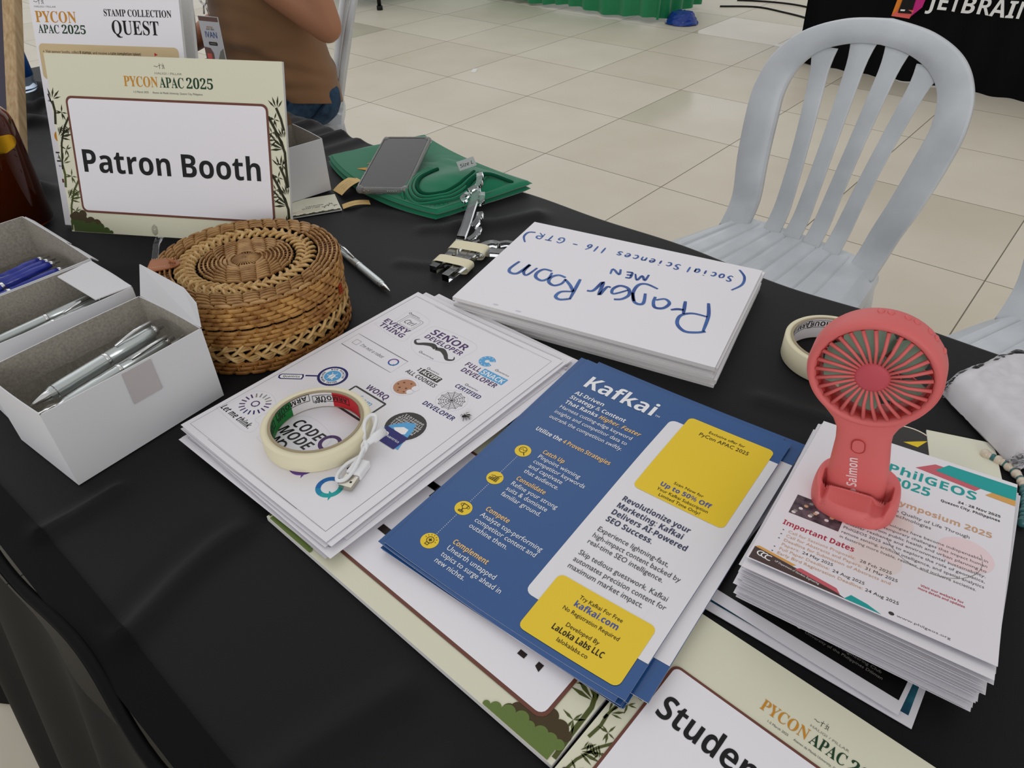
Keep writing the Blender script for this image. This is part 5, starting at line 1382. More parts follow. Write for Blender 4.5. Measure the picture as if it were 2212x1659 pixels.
for nm, o_, u_, v_, w_, h_, lab in (('raffle_ticket', (.2945, .4990, T + .006), (.040, -.010, .016), (.034, .042, 0), .038, .040, 'tan ticket stub propped up beside the smartphone'),
                              ('raffle_ticket', (.2700, .4665, T + .0022), (.032, -.020, .001), (.020, .032, 0), .040, .016, 'tan perforated ticket stub lying flat below the smartphone')):
    mb = MB(); S = Sheet(mb, o_, u_, v_, lambda a, b: .003 * math.sin(PI * a / .04)); S.slab(w_, h_, .0004, 'ticket', 'ticket', 8, 4)
    for q in range(3 if h_ > .02 else 1): S.text(('Ticket number', 'Name and contact', 'Email address')[q], .009, h_ * (.62 - .2 * q) if h_ > .02 else .005, .0022, 'ink_grey', width=.020)
    tag(mb.build(nm), lab, 'ticket')

# ------------------------------------------------------------------ coral hand fan on the leaflets
fb = Vector((0.134, -0.311, 0.7905))
fn_ = Vector((-0.985, -0.17, 0)).normalized()           # towards the viewer's side of the table
fr = Vector((0.17, -0.985, 0)).normalized()
lean = math.radians(9.5); fup = (Vector((0, 0, 1)) * math.cos(lean) - fr * math.sin(lean)); frx = (fr * math.cos(lean) + Vector((0, 0, 1)) * math.sin(lean))
FM = Matrix.Translation(fb) @ Matrix((frx, fup, fn_)).transposed().to_4x4()     # x right, y up, z out of the face
fan = thing('hand_fan', tuple(fb), 'coral pink hand fan standing on its phone-slot base on the PhilGEOS leaflets', 'fan')
FC = Vector((.002, .117, 0)); RO, RI = .0415, .0350
# housing: ring with a short barrel
mb = MB()
prof = [(RI, .0095), (RI + .0012, .0112), ((RO + RI) / 2, .0124), (RO - .0014, .0108), (RO, .0070), (RO, -.0070), (RO - .0014, -.0108), ((RO + RI) / 2, -.0122), (RI + .0012, -.0110), (RI, -.0095)]
FR = FM @ Matrix.Translation(FC)
mb.lathe(prof, 'fan_coral', 72, FR, closed=True); mb.build('ring_housing', fan)
mb = MB(); mb.lathe([(RI - .0002, .0094), (RI - .0002, -.0094)], 'fan_inner', 72, FR); mb.lathe([(RI - .0006, -.0094), (RI - .0006, .0094)], 'fan_inner', 72, FR); mb.v.clear(); mb.f.clear(); mb.m.clear(); mb.sm.clear()
mb.lathe([(RI - .0009, .0080), (RI - .0001, .0080), (RI - .0001, -.0088), (RI - .0009, -.0088)], 'fan_inner', 72, FR, closed=True); mb.build('inner_wall', fan)
mb = MB()
for i in range(29):
    a = 2 * PI * i / 29; c, q = math.cos(a), math.sin(a); sw = .10
    mb.tube([FR @ Vector((.0105 * c, .0105 * q, .0108)), FR @ Vector((.022 * math.cos(a + sw * .4), .022 * math.sin(a + sw * .4), .0112)), FR @ Vector((RI * math.cos(a + sw), RI * math.sin(a + sw), .0100))], [.0010, .0012, .0014], 'fan_coral', 6)
mb.build('front_grille', fan)
mb = MB(); mb.lathe([(.0002, .0128), (.0085, .0126), (.0108, .0114), (.0112, .0098), (.0002, .0096)], 'fan_hub', 36, FR); mb.build('hub_cap', fan)
mb = MB()
for i in range(18):
    a = 2 * PI * i / 18; c, q = math.cos(a), math.sin(a)
    mb.tube([FR @ Vector((.0105 * c, .0105 * q, -.0100)), FR @ Vector((RI * math.cos(a - .5), RI * math.sin(a - .5), -.0096))], [.0011, .0012], 'fan_coral', 6)
mb.lathe([(.0002, -.0110), (.0115, -.0108), (.0115, -.0088), (.0002, -.0086)], 'fan_coral', 30, FR)
mb.build('rear_grille', fan)
rot_ = MB(); rot_.lathe([(.0002, .0060), (.0080, .0058), (.0090, .0030), (.0090, -.0050), (.0002, -.0052)], 'blade_sage', 30, FR); hubo = rot_.build('blade_hub', fan)
for i in range(5):
    a0 = 2 * PI * i / 5 + .3
    mb = MB()
    def blade(u, v, off=0):
        r = .0085 + .0235 * v; wdt = (.55 + .35 * math.sin(PI * min(1, v * .9))) * (1 - .25 * v ** 4)
        a = a0 + (u - .5) * wdt * 1.5 + .35 * v
        return FR @ Vector((r * math.cos(a), r * math.sin(a), -.0035 + .007 * u + off))
    mb.grid(lambda u, v: blade(u, v), 10, 10, 'blade_sage'); mb.grid(lambda u, v: blade(1 - u, v, -.0006), 10, 10, 'blade_sage')
    mb.build('blade', hubo)
# handle
mb = MB()
hp = [(.0, .0205, .0105), (.012, .0205, .0108), (.03, .0195, .0108), (.05, .0178, .0105), (.060, .0182, .0102), (.068, .0215, .0100), (.075, .0275, .0098), (.081, .0330, .0094)]
def handle(u, v):
    t_ = v * (len(hp) - 1); i = min(len(hp) - 2, int(t_)); q = t_ - i; q = q * q * (3 - 2 * q) if i >= 4 else q
    y, hw, hd = (hp[i][j] * (1 - q) + hp[i + 1][j] * q for j in range(3)); a = 2 * PI * u
    ex = lambda c: math.copysign(abs(c) ** .62, c)
    return FM @ Vector((.0015 * y / .08 + hw * ex(math.cos(a)), y + .007, hd * ex(math.sin(a))))
mb.grid(handle, 40, 36, 'fan_coral', True, cu=True)
# trim whatever would fill the ring opening
keep = []
hd_ = mb.build('handle', fan)
bm = bmesh.new(); bm.from_mesh(hd_.data); inv = FR.inverted()
bmesh.ops.delete(bm, geom=[v for v in bm.verts if (inv @ v.co).xy.length < RI + .0022], context='VERTS'); bm.to_mesh(hd_.data); bm.free()
BO = FM @ Vector((-.0005, .0585, .0108))
mb = MB(); mb.prism(rrect(.0085, .0115, .0040, 6, -.0048, .0525), .0100, .0113, 'fan_coral', FM); btn = mb.build('power_button', fan, bev=.0003)
mb = MB(); mb.tube([FM @ Vector((x_, y_, .0114)) for x_, y_ in rrect(.0085, .0115, .0040, 6, -.0048, .0525)], .00035, 'fan_inner', 5, closed=True); mb.build('button_groove', btn)
mb = MB(); S = Sheet(mb, FM @ Vector((.0040, .0085, .0109)), (FM.to_3x3() @ Vector((-.06, 1, 0))), (FM.to_3x3() @ Vector((-1, -.06, 0))))
S.text('Salmon', .0125, .0015, .0068, 'salmon_text', 'b', width=.0265, k=1, res=3); S.disc((.0080, .0036), .0022, 'salmon_text', 1, 18)
mb.build('printed_logo', hd_)
# base with a slot for a phone
mb = MB()
BX, BZ = .0295, .0285
def base_h(x, z):
    sm = lambda e0, e1, q: (lambda t_: t_ * t_ * (3 - 2 * t_))(max(0, min(1, (q - e0) / (e1 - e0))))
    rim_ = .0215 - .0050 * sm(.004, .030, z)
    pocket = sm(.0020, .0038, z) * (1 - sm(.0135, .0152, z)) * (1 - sm(.0222, .0240, abs(x)))
    front = sm(.0140, .0155, z)
    notch = front * (1 - sm(.0200, .0235, abs(x))) * (.35 + .65 * sm(.0135, .0185, abs(x + .003)))
    return rim_ - (rim_ - .0065) * max(pocket, notch * .62)
bq = Matrix.Translation(fb) @ Matrix((fr, Vector((0, 0, 1)), fn_)).transposed().to_4x4() @ Matrix.Rotation(math.radians(-4), 4, 'X') @ Matrix.Rotation(math.radians(4), 4, 'Z')
def base_top(u, v):
    a = 2 * PI * u; r = v; ex = lambda c: math.copysign(abs(c) ** .8, c)
    x = BX * r * ex(math.cos(a)) * (1 - .03 * max(0, (r - .93) / .07)); z = .0055 + BZ * r * ex(math.sin(a))
    h = base_h(x, z)
    edge = max(0, (r - .90) / .10)
    return bq @ Vector((x, h - .0035 * edge ** 2, z))
mb.grid(base_top, 160, 100, 'fan_coral', True, cu=True)
def base_side(u, v):
    p = bq.inverted() @ Vector(base_top(u, 1)); k = 1 + .045 * math.sin(PI * v) * (1 - v * .3)
    return bq @ Vector((p.x * k, p.y * (1 - v), .0055 + (p.z - .0055) * k))
mb.grid(base_side, 96, 10, 'fan_coral', True, cu=True)
mb.build('phone_slot_base', fan)
mb = MB()
for i in range(7):
    a = math.radians(92 - i * 11 + (i % 2) * 3); mb.ball(FR @ Vector((RO * math.cos(a), RO * math.sin(a), -.004)), (.0022, .0011, .0030), 'fan_coral', 8, FR.to_3x3() @ Matrix.Rotation(a - PI / 2, 3, 'Z'))
mb.build('lanyard_loop', fan)

# ------------------------------------------------------------------ things behind the leaflets
tt = thing('die_cut_sticker', (0.281, -0.322, T), 'round black die-cut sticker with a yellow triangle and magenta wing', 'sticker')
mb = MB(); S = Sheet(mb, (0.2730, -0.3200, T + .0012), (.35, -.94, 0), (.94, .35, 0)); S.st = .0001
S.disc((-.002, -.004), .0285, 'sticker_cream', 1, 40); S.disc((-.002, -.004), .0268, 'charcoal', 2, 40)
S.poly([(-.004, .0005), (.0165, .0085), (.0075, -.0030)], 'print_yellow', 3)
mb.build('round_face', tt)
mb = MB(); S = Sheet(mb, (0.2730, -0.3200, T + .0006), (.35, -.94, 0), (.94, .35, 0))
for q, (x, y, r) in enumerate(((.029, .004, .0095), (.033, -.007, .0085), (.033, -.018, .0075))):
    S.disc((x, y), r, 'sticker_cream', 1, 24); S.disc((x - .001, y), r - .0018, 'pink_print', 2, 24)
mb.build('wing', tt)
mb = MB(); S = Sheet(mb, (0.2210, -0.3560, T + .0024), (.34, -.94, 0), (.94, .34, 0)); S.slab(.055, .085, .0016, 'cream_card', 'cream_card')
tag(mb.build('blank_card'), 'blank cream card poking out behind the PhilGEOS leaflets', 'card')
bd = thing('beaded_strap', (0.272, -0.400, T), 'strap of pearl and teal beads by the corner of the PhilGEOS leaflets', 'strap')
mb = MB(); pts = catmull([(.298, -.376, T + .004), (.296, -.390, T + .004), (.290, -.400, T + .004), (.281, -.408, T + .004), (.266, -.4135, T + .004), (.250, -.4165, T + .004), (.232, -.418, T + .004)], 8)
mb.tube(pts, .0007, 'ink_dark', 5); mb.build('cord', bd)
for i in range(0, len(pts), 2):
    mb = MB(); mb.ball(pts[i], .0034 + .0008 * (i % 3 == 0), ('bead_pearl', 'bead_pearl', 'bead_teal')[(i // 2) % 3] if i < 30 else 'bead_teal', 10); mb.build('bead', bd)

bg = thing('plastic_bag', (0.40, -0.40, T), 'crinkled clear plastic bag of folded white paper at the far right', 'bag')
GC = [Vector((.3640, -.3230, 0)), Vector((.2960, -.3990, 0)), Vector((.3700, -.4800, 0)), Vector((.4560, -.3640, 0))]
def gq(u, v): return (GC[0] * (1 - u) + GC[1] * u) * (1 - v) + (GC[3] * (1 - u) + GC[2] * u) * v
mb = MB()
def bagp(u, v):
    p = gq(u, v); f = edge_fall(u, v, .09); return Vector((p.x, p.y, T + .0035 + .0245 * f + .0012 * noise.noise(p * 30)))
mb.grid(bagp, 30, 30, 'paper'); mb.grid(lambda u, v: Vector((gq(1 - u, v).x, gq(1 - u, v).y, T + .003)), 6, 6, 'paper')
mb.build('folded_paper', bg)
mb = MB()
def film(u, v):
    p = gq(-.04 + 1.08 * u, -.04 + 1.08 * v); f = edge_fall(u, v, .10)
    wz = .0024 * abs(noise.noise(Vector((p.x * 45, p.y * 70, 1)))) + .0020 * abs(noise.noise(Vector((p.x * 120, p.y * 90, 4))))
    k_ = 1 + 1.6 * (1 - f)
    return Vector((p.x + .003 * noise.noise(p * 60) * (1 - f), p.y + .003 * noise.noise(p * 60 + Vector((5, 0, 0))) * (1 - f), T + .0015 + .0290 * f + wz * k_))
mb.grid(film, 90, 90, 'bag_film' if 'bag_film' in MATS else 'clear_film'); mb.build('film', bg)
for c in ((.3640, -.3235), (.2965, -.3985)):
    mb = MB()
    for q in range(3):
        pp = Vector((c[0] + .003 * q - .003, c[1] - .002 * q, T + .008 + .004 * q))
        mb.tube(catmull([pp + Vector((.004 * math.cos(a_ * 2.1 + q), .006 * math.sin(a_ * 1.7), .004 * math.sin(a_ * 2.6 + q))) for a_ in range(5)], 4), .0020, 'clear_film', 6)
    mb.build('crumpled_corner', bg)

# ------------------------------------------------------------------ left edge: leaning frame, amber bottle, water bottle
le = math.radians(29); nd = Vector((.866, .5, 0)); fu = Vector((0, 0, 1)) * math.cos(le) + nd * math.sin(le); fs_ = Vector((.5, -.866, 0))
fr_o = Vector((.0330, 1.0130, T + .003))
wf = thing('wooden_frame', tuple(fr_o), 'pine-framed dark panel leaning at the left edge behind the amber bottle', 'panel')
FFM = Matrix.Translation(fr_o) @ Matrix((fs_, fu, fs_.cross(fu))).transposed().to_4x4()
mb = MB(); mb.box((0.001, .36, 0), (.022, .72, .018), 'pine', FFM); up_ = mb.build('upright', wf, bev=.002)
mb = MB(); mb.lathe([(.0002, .0016), (.0035, .0014), (.0048, .0004), (.0048, 0)], 'steel', 18, FFM @ Matrix.Translation((-.004, .060, .0100)))
for a in (0, PI / 2): mb.box((0, 0, .0017), (.0065, .0011, .0003), 'ink_dark', FFM @ Matrix.Translation((-.004, .060, .0100)) @ Matrix.Rotation(a + .5, 4, 'Z'))
mb.build('screw', up_)
mb = MB(); mb.box((-.52, .36, 0), (.027, .72, .020), 'pine', FFM); mb.build('upright', wf, bev=.002)
for yy in (.013, .707):
    mb = MB(); mb.box((-.26, yy, 0), (.49, .027, .018), 'pine', FFM); mb.build('rail', wf, bev=.002)
mb = MB(); mb.box((-.26, .36, -.004), (.49, .66, .006), 'panel_grey', FFM); mb.build('panel', wf)
mb = MB(); mb.box((-.055, .49, .0005), (.060, .20, .0012), 'white_print', FFM); mb.box((-.055, .49, .0012), (.050, .19, .0008), 'ink_pale', FFM); mb.build('pinned_print', wf)

ac = Vector((-.0530, .7880, T + .0006))
ab = thing('amber_bottle', tuple(ac), 'dark amber glass bottle with a gold seal at the left edge', 'bottle')
AM = Matrix.Translation(ac)
mb = MB(); mb.lathe([(.0002, .003), (.040, .003), (.046, .008), (.0465, .140), (.044, .152), (.032, .168), (.016, .184), (.0145, .205), (.0145, .232), (.0120, .232), (.0120, .206), (.0135, .185), (.030, .165), (.0415, .150), (.0440, .139), (.0435, .012), (.038, .008), (.0002, .0075)], 'amber_glass', 48, AM); mb.build('glass_body', ab)
mb = MB(); mb.lathe([(.0002, .0085), (.037, .009), (.0425, .014), (.0430, .125), (.0002, .1252)], 'amber_liquid', 40, AM); mb.build('liquid', ab)
mb = MB()
for q in range(1):
    a0 = math.radians(-75)
    mb.grid(lambda u, v: AM @ Vector((.0469 * math.cos(a0 + (u - .5) * 1.0 * math.sqrt(max(0, 1 - (2 * v - 1) ** 2))), .0469 * math.sin(a0 + (u - .5) * 1.0 * math.sqrt(max(0, 1 - (2 * v - 1) ** 2))), .112 + .022 * v)), 14, 10, 'gold_foil')
mb.build('gold_seal', ab)
mb = MB(); mb.lathe([(.0150, .214), (.0165, .214), (.0165, .236), (.0002, .237)], 'gold_foil', 24, AM); mb.build('cap', ab)

wc = Vector((.2080, 1.4300, T + .012))
wb = thing('water_bottle', tuple(wc), 'clear water bottle with a blue printed label behind the poster', 'bottle')
WM = Matrix.Translation(wc)
mb = MB(); mb.lathe([(.0002, 0), (.026, .001), (.0295, .006), (.0285, .02), (.0300, .035), (.0300, .135), (.0285, .150), (.018, .178), (.0125, .188), (.0125, .198), (.0002, .199)], 'water_clear', 36, WM); mb.build('bottle_body', wb)
mb = MB(); mb.lathe([(.0303, .030), (.0303, .132)], 'water_blue', 36, WM)
for q in range(3):
    vs, fs, w0 = glyphs('Refreshing', 'bi', 1); sc = .010
    mb.add([WM @ Vector((.0306 * math.cos(-1.9 + q * 1.5 + y * sc / .03), .0306 * math.sin(-1.9 + q * 1.5 + y * sc / .03), .120 - x * sc * .9)) for x, y in vs], fs, 'white_print')
mb.build('label_band', wb)
mb = MB(); mb.lathe([(.0145, .190), (.0148, .206), (.0002, .207)], 'water_blue', 24, WM); mb.build('cap', wb)

# ------------------------------------------------------------------ white plastic chairs
def chair(loc, ang, label):
    t = thing('plastic_chair', loc, label, 'chair', 'white plastic chairs')
    M = Matrix.Translation(loc) @ Matrix.Rotation(ang, 4, 'Z')
    SH_ = .43
    def hw(x):      # seat half width; x from -.21 (rear) to .22 (front)
        q = (x + .21) / .43
        return .185 + .048 * math.sin(min(1, q * 1.25) * PI / 2) - .05 * max(0, (q - .88) / .12) ** 2
    def seat_z(x, s):
        q = (x + .21) / .43
        z = SH_ - .016 * math.sin(PI * min(1, max(0, q))) ** 1 * (1 - s * s) - .028 * max(0, (q - .82) / .18) ** 2 - .020 * max(0, abs(s) - .86) / .14
        if abs(s) < .80 and .02 < q < .80:
            k = (s + .80) / 1.60 * 8
            f = k - math.floor(k)
            g = max(0, 1 - abs(f - .06) / .055); z -= .0030 * g
            z -= .0012 * (1 if f < .30 else 0)
        return z
    mb = MB()
    def st_(u, v):
        x = -.21 + .43 * v; s = 2 * u - 1; return M @ Vector((x - .018 * max(0, 1 - v * 6) * (1 - s * s), s * hw(x), seat_z(x, s)))
    mb.grid(st_, 150, 50, 'chair_white')
    def under(u, v):
        p = M.inverted() @ Vector(st_(1 - u, v)); return M @ Vector((p.x, p.y, p.z - .007 - (.0)))
    mb.grid(under, 40, 20, 'chair_white')
    rimp = [st_(1, i / 24) for i in range(25)] + [st_(1 - i / 24, 1) for i in range(1, 25)] + [st_(0, 1 - i / 24) for i in range(1, 25)] + [st_(i / 24, 0) for i in range(1, 24)]
    n = len(rimp)
    def ap(u, v):
        i = int(round(u * n)) % n; p = Vector(rimp[i]); c = M @ Vector((0, 0, p.z)); d = (p - c); d.z = 0; d.normalize()
        return p + d * (.004 * math.sin(PI * v)) - Vector((0, 0, .034 * v))
    mb.grid(ap, n, 4, 'chair_white', True, cu=True)
    mb.build('seat', t)
    # back: outline in (s across, h up), leaned and hollowed
    ln = math.radians(18)
    def bk_(s, h, d=0.0):
        hol = .040 * (1 - (s / .23) ** 2) * (1 - .25 * h / .46)
        rake = math.sin(ln) * h + .018 * max(0, 1 - h / .06) ** 2 * -1
        return M @ Vector((-.185 - rake - hol * .9 + d, s, SH_ - .004 + math.cos(ln) * h))
    out = catmull([(.190, -.012, 0), (.196, .06, 0), (.213, .14, 0), (.226, .23, 0), (.229, .30, 0), (.212, .365, 0), (.166, .418, 0), (.09, .450, 0), (0, .462, 0)], 8)
    inn = catmull([(.128, -.012, 0), (.133, .06, 0), (.146, .14, 0), (.157, .23, 0), (.162, .295, 0), (.146, .352, 0), (.108, .388, 0), (.055, .408, 0), (0, .414, 0)], 8)
    O = [(p.x, p.y) for p in out] + [(-p.x, p.y) for p in reversed(out[:-1])]
    I = [(p.x, p.y) for p in inn] + [(-p.x, p.y) for p in reversed(inn[:-1])]
    def ribbon(mb, A, B, th=.011, bulge=.004):
        n_ = len(A); K = 12; vs = []
        sec = [(0, -.8), (0, .55), (.015, .88), (.05, 1), (.5, 1.05), (.95, 1), (.985, .88), (1, .55), (1, -.8), (.95, -1), (.5, -1), (.05, -1)]
        for (a, b) in zip(A, B):
            for q, d in sec:
                s_ = a[0] * (1 - q) + b[0] * q; h_ = a[1] * (1 - q) + b[1] * q
                vs.append(bk_(s_, h_, d * th / 2 + bulge * 4 * q * (1 - q)))
        fs = []
        for i in range(n_ - 1):
            for k in range(K):
                fs.append((i * K + k, i * K + (k + 1) % K, (i + 1) * K + (k + 1) % K, (i + 1) * K + k))
        fs.append(tuple(range(K))[::-1]); fs.append(tuple((n_ - 1) * K + k for k in range(K)))
        mb.add(vs, fs, 'chair_white', True)
    mb = MB(); ribbon(mb, O, I, .016, .006); mb.build('back_frame', t)
    for k in range(4):
        sb, stp = (-.0735, -.0245, .0245, .0735)[k], (-.112, -.037, .037, .112)[k]
        A = []; B = []
        for i in range(25):
            q = i / 24; h = -.012 + .430 * q * (1 if k in (1, 2) else .94)
            s_ = sb + (stp - sb) * (q ** 1.7); wd = .0205 - .0030 * math.sin(PI * q) + .008 * max(0, (q - .86) / .14) ** 2
            A.append((s_ - wd, h)); B.append((s_ + wd, h))
        mb = MB(); ribbon(mb, A, B, .0055, .002); mb.build('slat', t)
    for sx in (1, -1):
        for sy in (1, -1):
            mb = MB()
            x0, y0 = (.165, .185) if sx > 0 else (-.175, .165)
            def leg(u, v):
                a = 2 * PI * u; ex = lambda c: math.copysign(abs(c) ** .5, c)
                w1 = .030 - .011 * v; w2 = .024 - .006 * v
                x = x0 + sx * .055 * v; y = (y0 + .045 * v) * sy
                return M @ Vector((x + w1 * ex(math.cos(a)), y + w2 * ex(math.sin(a)), (SH_ - .020) * (1 - v)))
            mb.grid(leg, 20, 10, 'chair_white', True, cu=True)
            mb.add([leg(i / 20, 1) for i in range(20)], [tuple(range(20))], 'chair_white')
            mb.build('leg', t)
    return t
ch = chair((1.040, 0.1360, 0.0), PI - .127, 'white plastic chair with fanned slats directly behind the Prayer Room board')
copy_thing(ch, Matrix.Translation((0.985, -0.455, 0)) @ Matrix.Rotation(-.10, 4, 'Z') @ Matrix.Translation((-1.040, -0.1360, 0)), 'white plastic chair cut off by the right edge, behind the coral fan')

# ------------------------------------------------------------------ seated person at the far end
copy_thing(ch, Matrix.Translation((1.075, 1.893, 0)) @ Matrix.Rotation(math.radians(143), 4, 'Z') @ (Matrix.Translation((1.040, 0.1360, 0)) @ Matrix.Rotation(PI - .127, 4, 'Z')).inverted(), 'white plastic chair under the seated person in brown')
PO = Vector((1.0, 1.74, 0)); PMx = Matrix.Translation(PO) @ Matrix.Rotation(math.radians(160), 4, 'Z')
def W(x, y, z): return PMx @ Vector((x, y, z))
pr_ = thing('person', tuple(PO), 'seated person in brown t-shirt and jeans wearing a name badge, elbow raised', 'person')
R3 = PMx.to_3x3()
def limb(mb, pts, rs, mt, n=14):
    P = catmull([W(*p) for p in pts], 5); k = len(P) - 1; r = []
    for i in range(len(P)):
        t_ = i / k * (len(rs) - 1); j = min(len(rs) - 2, int(t_)); r.append(rs[j] * (1 - (t_ - j)) + rs[j + 1] * (t_ - j))
    mb.tube(P, r, mt, n); mb.ball(P[0], r[0], mt, n); mb.ball(P[-1], r[-1], mt, n)
mb = MB()
mb.ball(W(-.06, 0, .53), (.125, .165, .10), 'skin', 20, R3); mb.ball(W(.0, 0, .68), (.125, .155, .16), 'skin', 20, R3); mb.ball(W(-.02, 0, .88), (.11, .165, .17), 'skin', 20, R3)
limb(mb, [(-.03, -.17, .98), (-.03, 0, 1.0), (-.03, .17, .98)], [.06, .075, .06], 'skin')
limb(mb, [(-.03, 0, 1.0), (-.01, 0, 1.06), (.01, 0, 1.12)], [.062, .056, .056], 'skin')
mb.ball(W(.03, 0, 1.215), (.098, .076, .108), 'skin', 24, R3); mb.ball(W(.070, 0, 1.165), (.052, .052, .058), 'skin', 18, R3)
limb(mb, [(.118, 0, 1.225), (.136, 0, 1.203), (.128, 0, 1.190)], [.009, .013, .011], 'skin', 10)
for sg in (1, -1):
    mb.ball(W(.018, .077 * sg, 1.205), (.020, .010, .032), 'skin', 12, R3)
    mb.ball(W(.104, .032 * sg, 1.245), (.018, .022, .008), 'skin', 10, R3)
def hand(base, dirv, palm_n, sg, curl=.5):
    d = Vector(dirv).normalized(); nn = Vector(palm_n); nn = (nn - d * nn.dot(d)).normalized(); s_ = d.cross(nn) * sg
    B = Vector(base)
    def L(a, b, c): q = B + d * a + s_ * b + nn * c; return (q.x, q.y, q.z)
    limb(mb, [L(-.02, 0, 0), L(.03, .0, 0), L(.075, .002, 0)], [.026, .030, .030], 'skin', 12)
    for k, (o_, ln_) in enumerate(((-.030, .066), (-.010, .076), (.010, .072), (.029, .058))):
        limb(mb, [L(.070, o_, 0), L(.070 + ln_ * .45, o_ * 1.06, .010 * curl), L(.070 + ln_ * .78, o_ * 1.06, .034 * curl), L(.070 + ln_ * .92, o_ * 1.04, .060 * curl)], [.0105, .0095, .0085, .0075], 'skin', 8)
    limb(mb, [L(.012, -.024, .004), L(.040, -.044, .014), L(.064, -.048, .026), L(.080, -.044, .036)], [.013, .0115, .010, .0085], 'skin', 8)
# left arm, near the camera: elbow low by the chair back, forearm up to the chin
limb(mb, [(-.04, .195, .975), (-.08, .245, .87), (-.110, .270, .745)], [.056, .050, .043], 'skin')
limb(mb, [(-.110, .270, .745), (.00, .225, .845), (.130, .150, .960)], [.043, .046, .027], 'skin')
hand((.140, .142, .975), (.35, -.35, .85), (-.6, -.7, -.1), 1, .8)
# right arm: hand resting on the thigh
limb(mb, [(-.04, -.195, .975), (-.02, -.255, .85), (.02, -.270, .715)], [.056, .050, .042], 'skin')
limb(mb, [(.02, -.270, .715), (.13, -.225, .675), (.235, -.165, .645)], [.042, .038, .027], 'skin')
hand((.250, -.158, .637), (.92, .30, -.22), (-.1, .1, -1), -1, .35)
for sg in (1, -1):
    limb(mb, [(-.06, .095 * sg, .52), (.16, .12 * sg, .525), (.385, .135 * sg, .505)], [.088, .078, .056], 'skin')
    limb(mb, [(.385, .135 * sg, .505), (.42, .140 * sg, .30), (.41, .145 * sg, .085)], [.054, .052, .036], 'skin')
    limb(mb, [(.40, .145 * sg, .045), (.47, .150 * sg, .040), (.54, .155 * sg, .030)], [.034, .034, .024], 'skin')
body = mb.build('body', pr_); bake(body, voxel=.0085, smooth=4)
mb = MB(); mb.ball(W(.012, 0, 1.243), (.108, .086, .106), 'hair', 28, R3)
hr = mb.build('hair', pr_)
bm = bmesh.new(); bm.from_mesh(hr.data); iv = PMx.inverted()
bmesh.ops.delete(bm, geom=[v for v in bm.verts if (lambda q: q.z < 1.20 + (.085 if q.x > .03 else -.05) * min(1, max(0, (q.x + .03) / .08)))(iv @ v.co)], context='VERTS'); bm.to_mesh(hr.data); bm.free()
for sg in (1, -1):
    mb = MB(); mb.ball(W(.109, .031 * sg, 1.226), (.009, .014, .0075), 'eye_white', 12, R3); mb.ball(W(.1165, .031 * sg, 1.226), (.003, .0062, .0062), 'ink_black', 10, R3); mb.build('eye', pr_)
    mb = MB(); mb.tube([W(.116, .014 * sg, 1.250), W(.118, .031 * sg, 1.254), W(.108, .050 * sg, 1.248)], [.003, .004, .002], 'hair', 6); mb.build('eyebrow', pr_)
mb = MB(); mb.tube([W(.105, -.024, 1.158), W(.121, -.008, 1.161), W(.122, .008, 1.161), W(.105, .024, 1.158)], [.002, .0048, .0048, .002], 'lips', 8); mb.build('mouth', pr_)

# t-shirt: lofted torso, creased at the belly, two short sleeves
TR = [(.522, -.036, .150, .200), (.565, -.028, .156, .203), (.61, -.016, .154, .198), (.68, -.006, .150, .190), (.76, -.004, .148, .188), (.85, -.012, .138, .193), (.93, -.022, .128, .198), (.985, -.030, .108, .185), (1.015, -.030, .085, .125), (1.035, -.026, .072, .085)]
def shirt_pt(u, v):
    t_ = v * (len(TR) - 1); i = min(len(TR) - 2, int(t_)); q = t_ - i
    z, cx, rx, ry = (TR[i][j] * (1 - q) + TR[i + 1][j] * q for j in range(4)); a = 2 * PI * u
    ex = lambda c: math.copysign(abs(c) ** .86, c)
    fold = 0
    for zz, am, ph in ((.600, .010, .0), (.655, .012, .05), (.715, .008, -.04), (.775, .005, .03)):
        zc = zz + ph * math.cos(a) + .035 * math.sin(a) * math.cos(a)
        fold += am * (math.exp(-((z - zc) / .017) ** 2) - .9 * math.exp(-((z - zc + .028) / .016) ** 2))
    k = 1 + fold * 4.2 * (.35 + .65 * max(0, math.cos(a - .5))) + .018 * noise.noise(Vector((3 * math.cos(a), 3 * math.sin(a), z * 9)))
    z2 = z + (.038 * math.cos(a - .25) if v < .12 else 0) * (1 - v / .12)
    return W(cx + rx * k * ex(math.cos(a)), ry * k * ex(math.sin(a)), z2)
mb = MB(); mb.grid(shirt_pt, 96, 90, 'brown_shirt', True, cu=True)
for sg, pts in ((1, [(-.03, .165, .985), (-.045, .205, .955), (-.065, .230, .905), (-.082, .243, .858)]), (-1, [(-.03, -.165, .985), (-.04, -.205, .955), (-.032, -.235, .90), (-.022, -.252, .845)])):
    P = catmull([W(*p) for p in pts], 6); n_ = len(P)
    k0 = len(mb.f); mb.tube(P, [.078 - .012 * i / n_ + .0015 * math.sin(i * 2) for i in range(n_)], 'brown_shirt', 22)
    mb.f.pop(); mb.m.pop(); mb.sm.pop(); mb.f.pop(); mb.m.pop(); mb.sm.pop()
ts = mb.build('t_shirt', pr_); md = ts.modifiers.new('th', 'SOLIDIFY'); md.thickness = .003; md.offset = 1
mb = MB(); mb.tube([shirt_pt(i / 48, 1) for i in range(48)], .006, 'brown_shirt', 8, closed=True); mb.build('neckband', ts)
mb = MB()
mb.ball(W(-.035, 0, .512), (.124, .178, .080), 'denim', 24, R3)
for sg in (1, -1):
    limb(mb, [(-.08, .105 * sg, .520), (.16, .125 * sg, .530), (.385, .138 * sg, .512)], [.088, .088, .072], 'denim')
    limb(mb, [(.390, .138 * sg, .508), (.43, .142 * sg, .30), (.415, .146 * sg, .10)], [.071, .066, .062], 'denim')
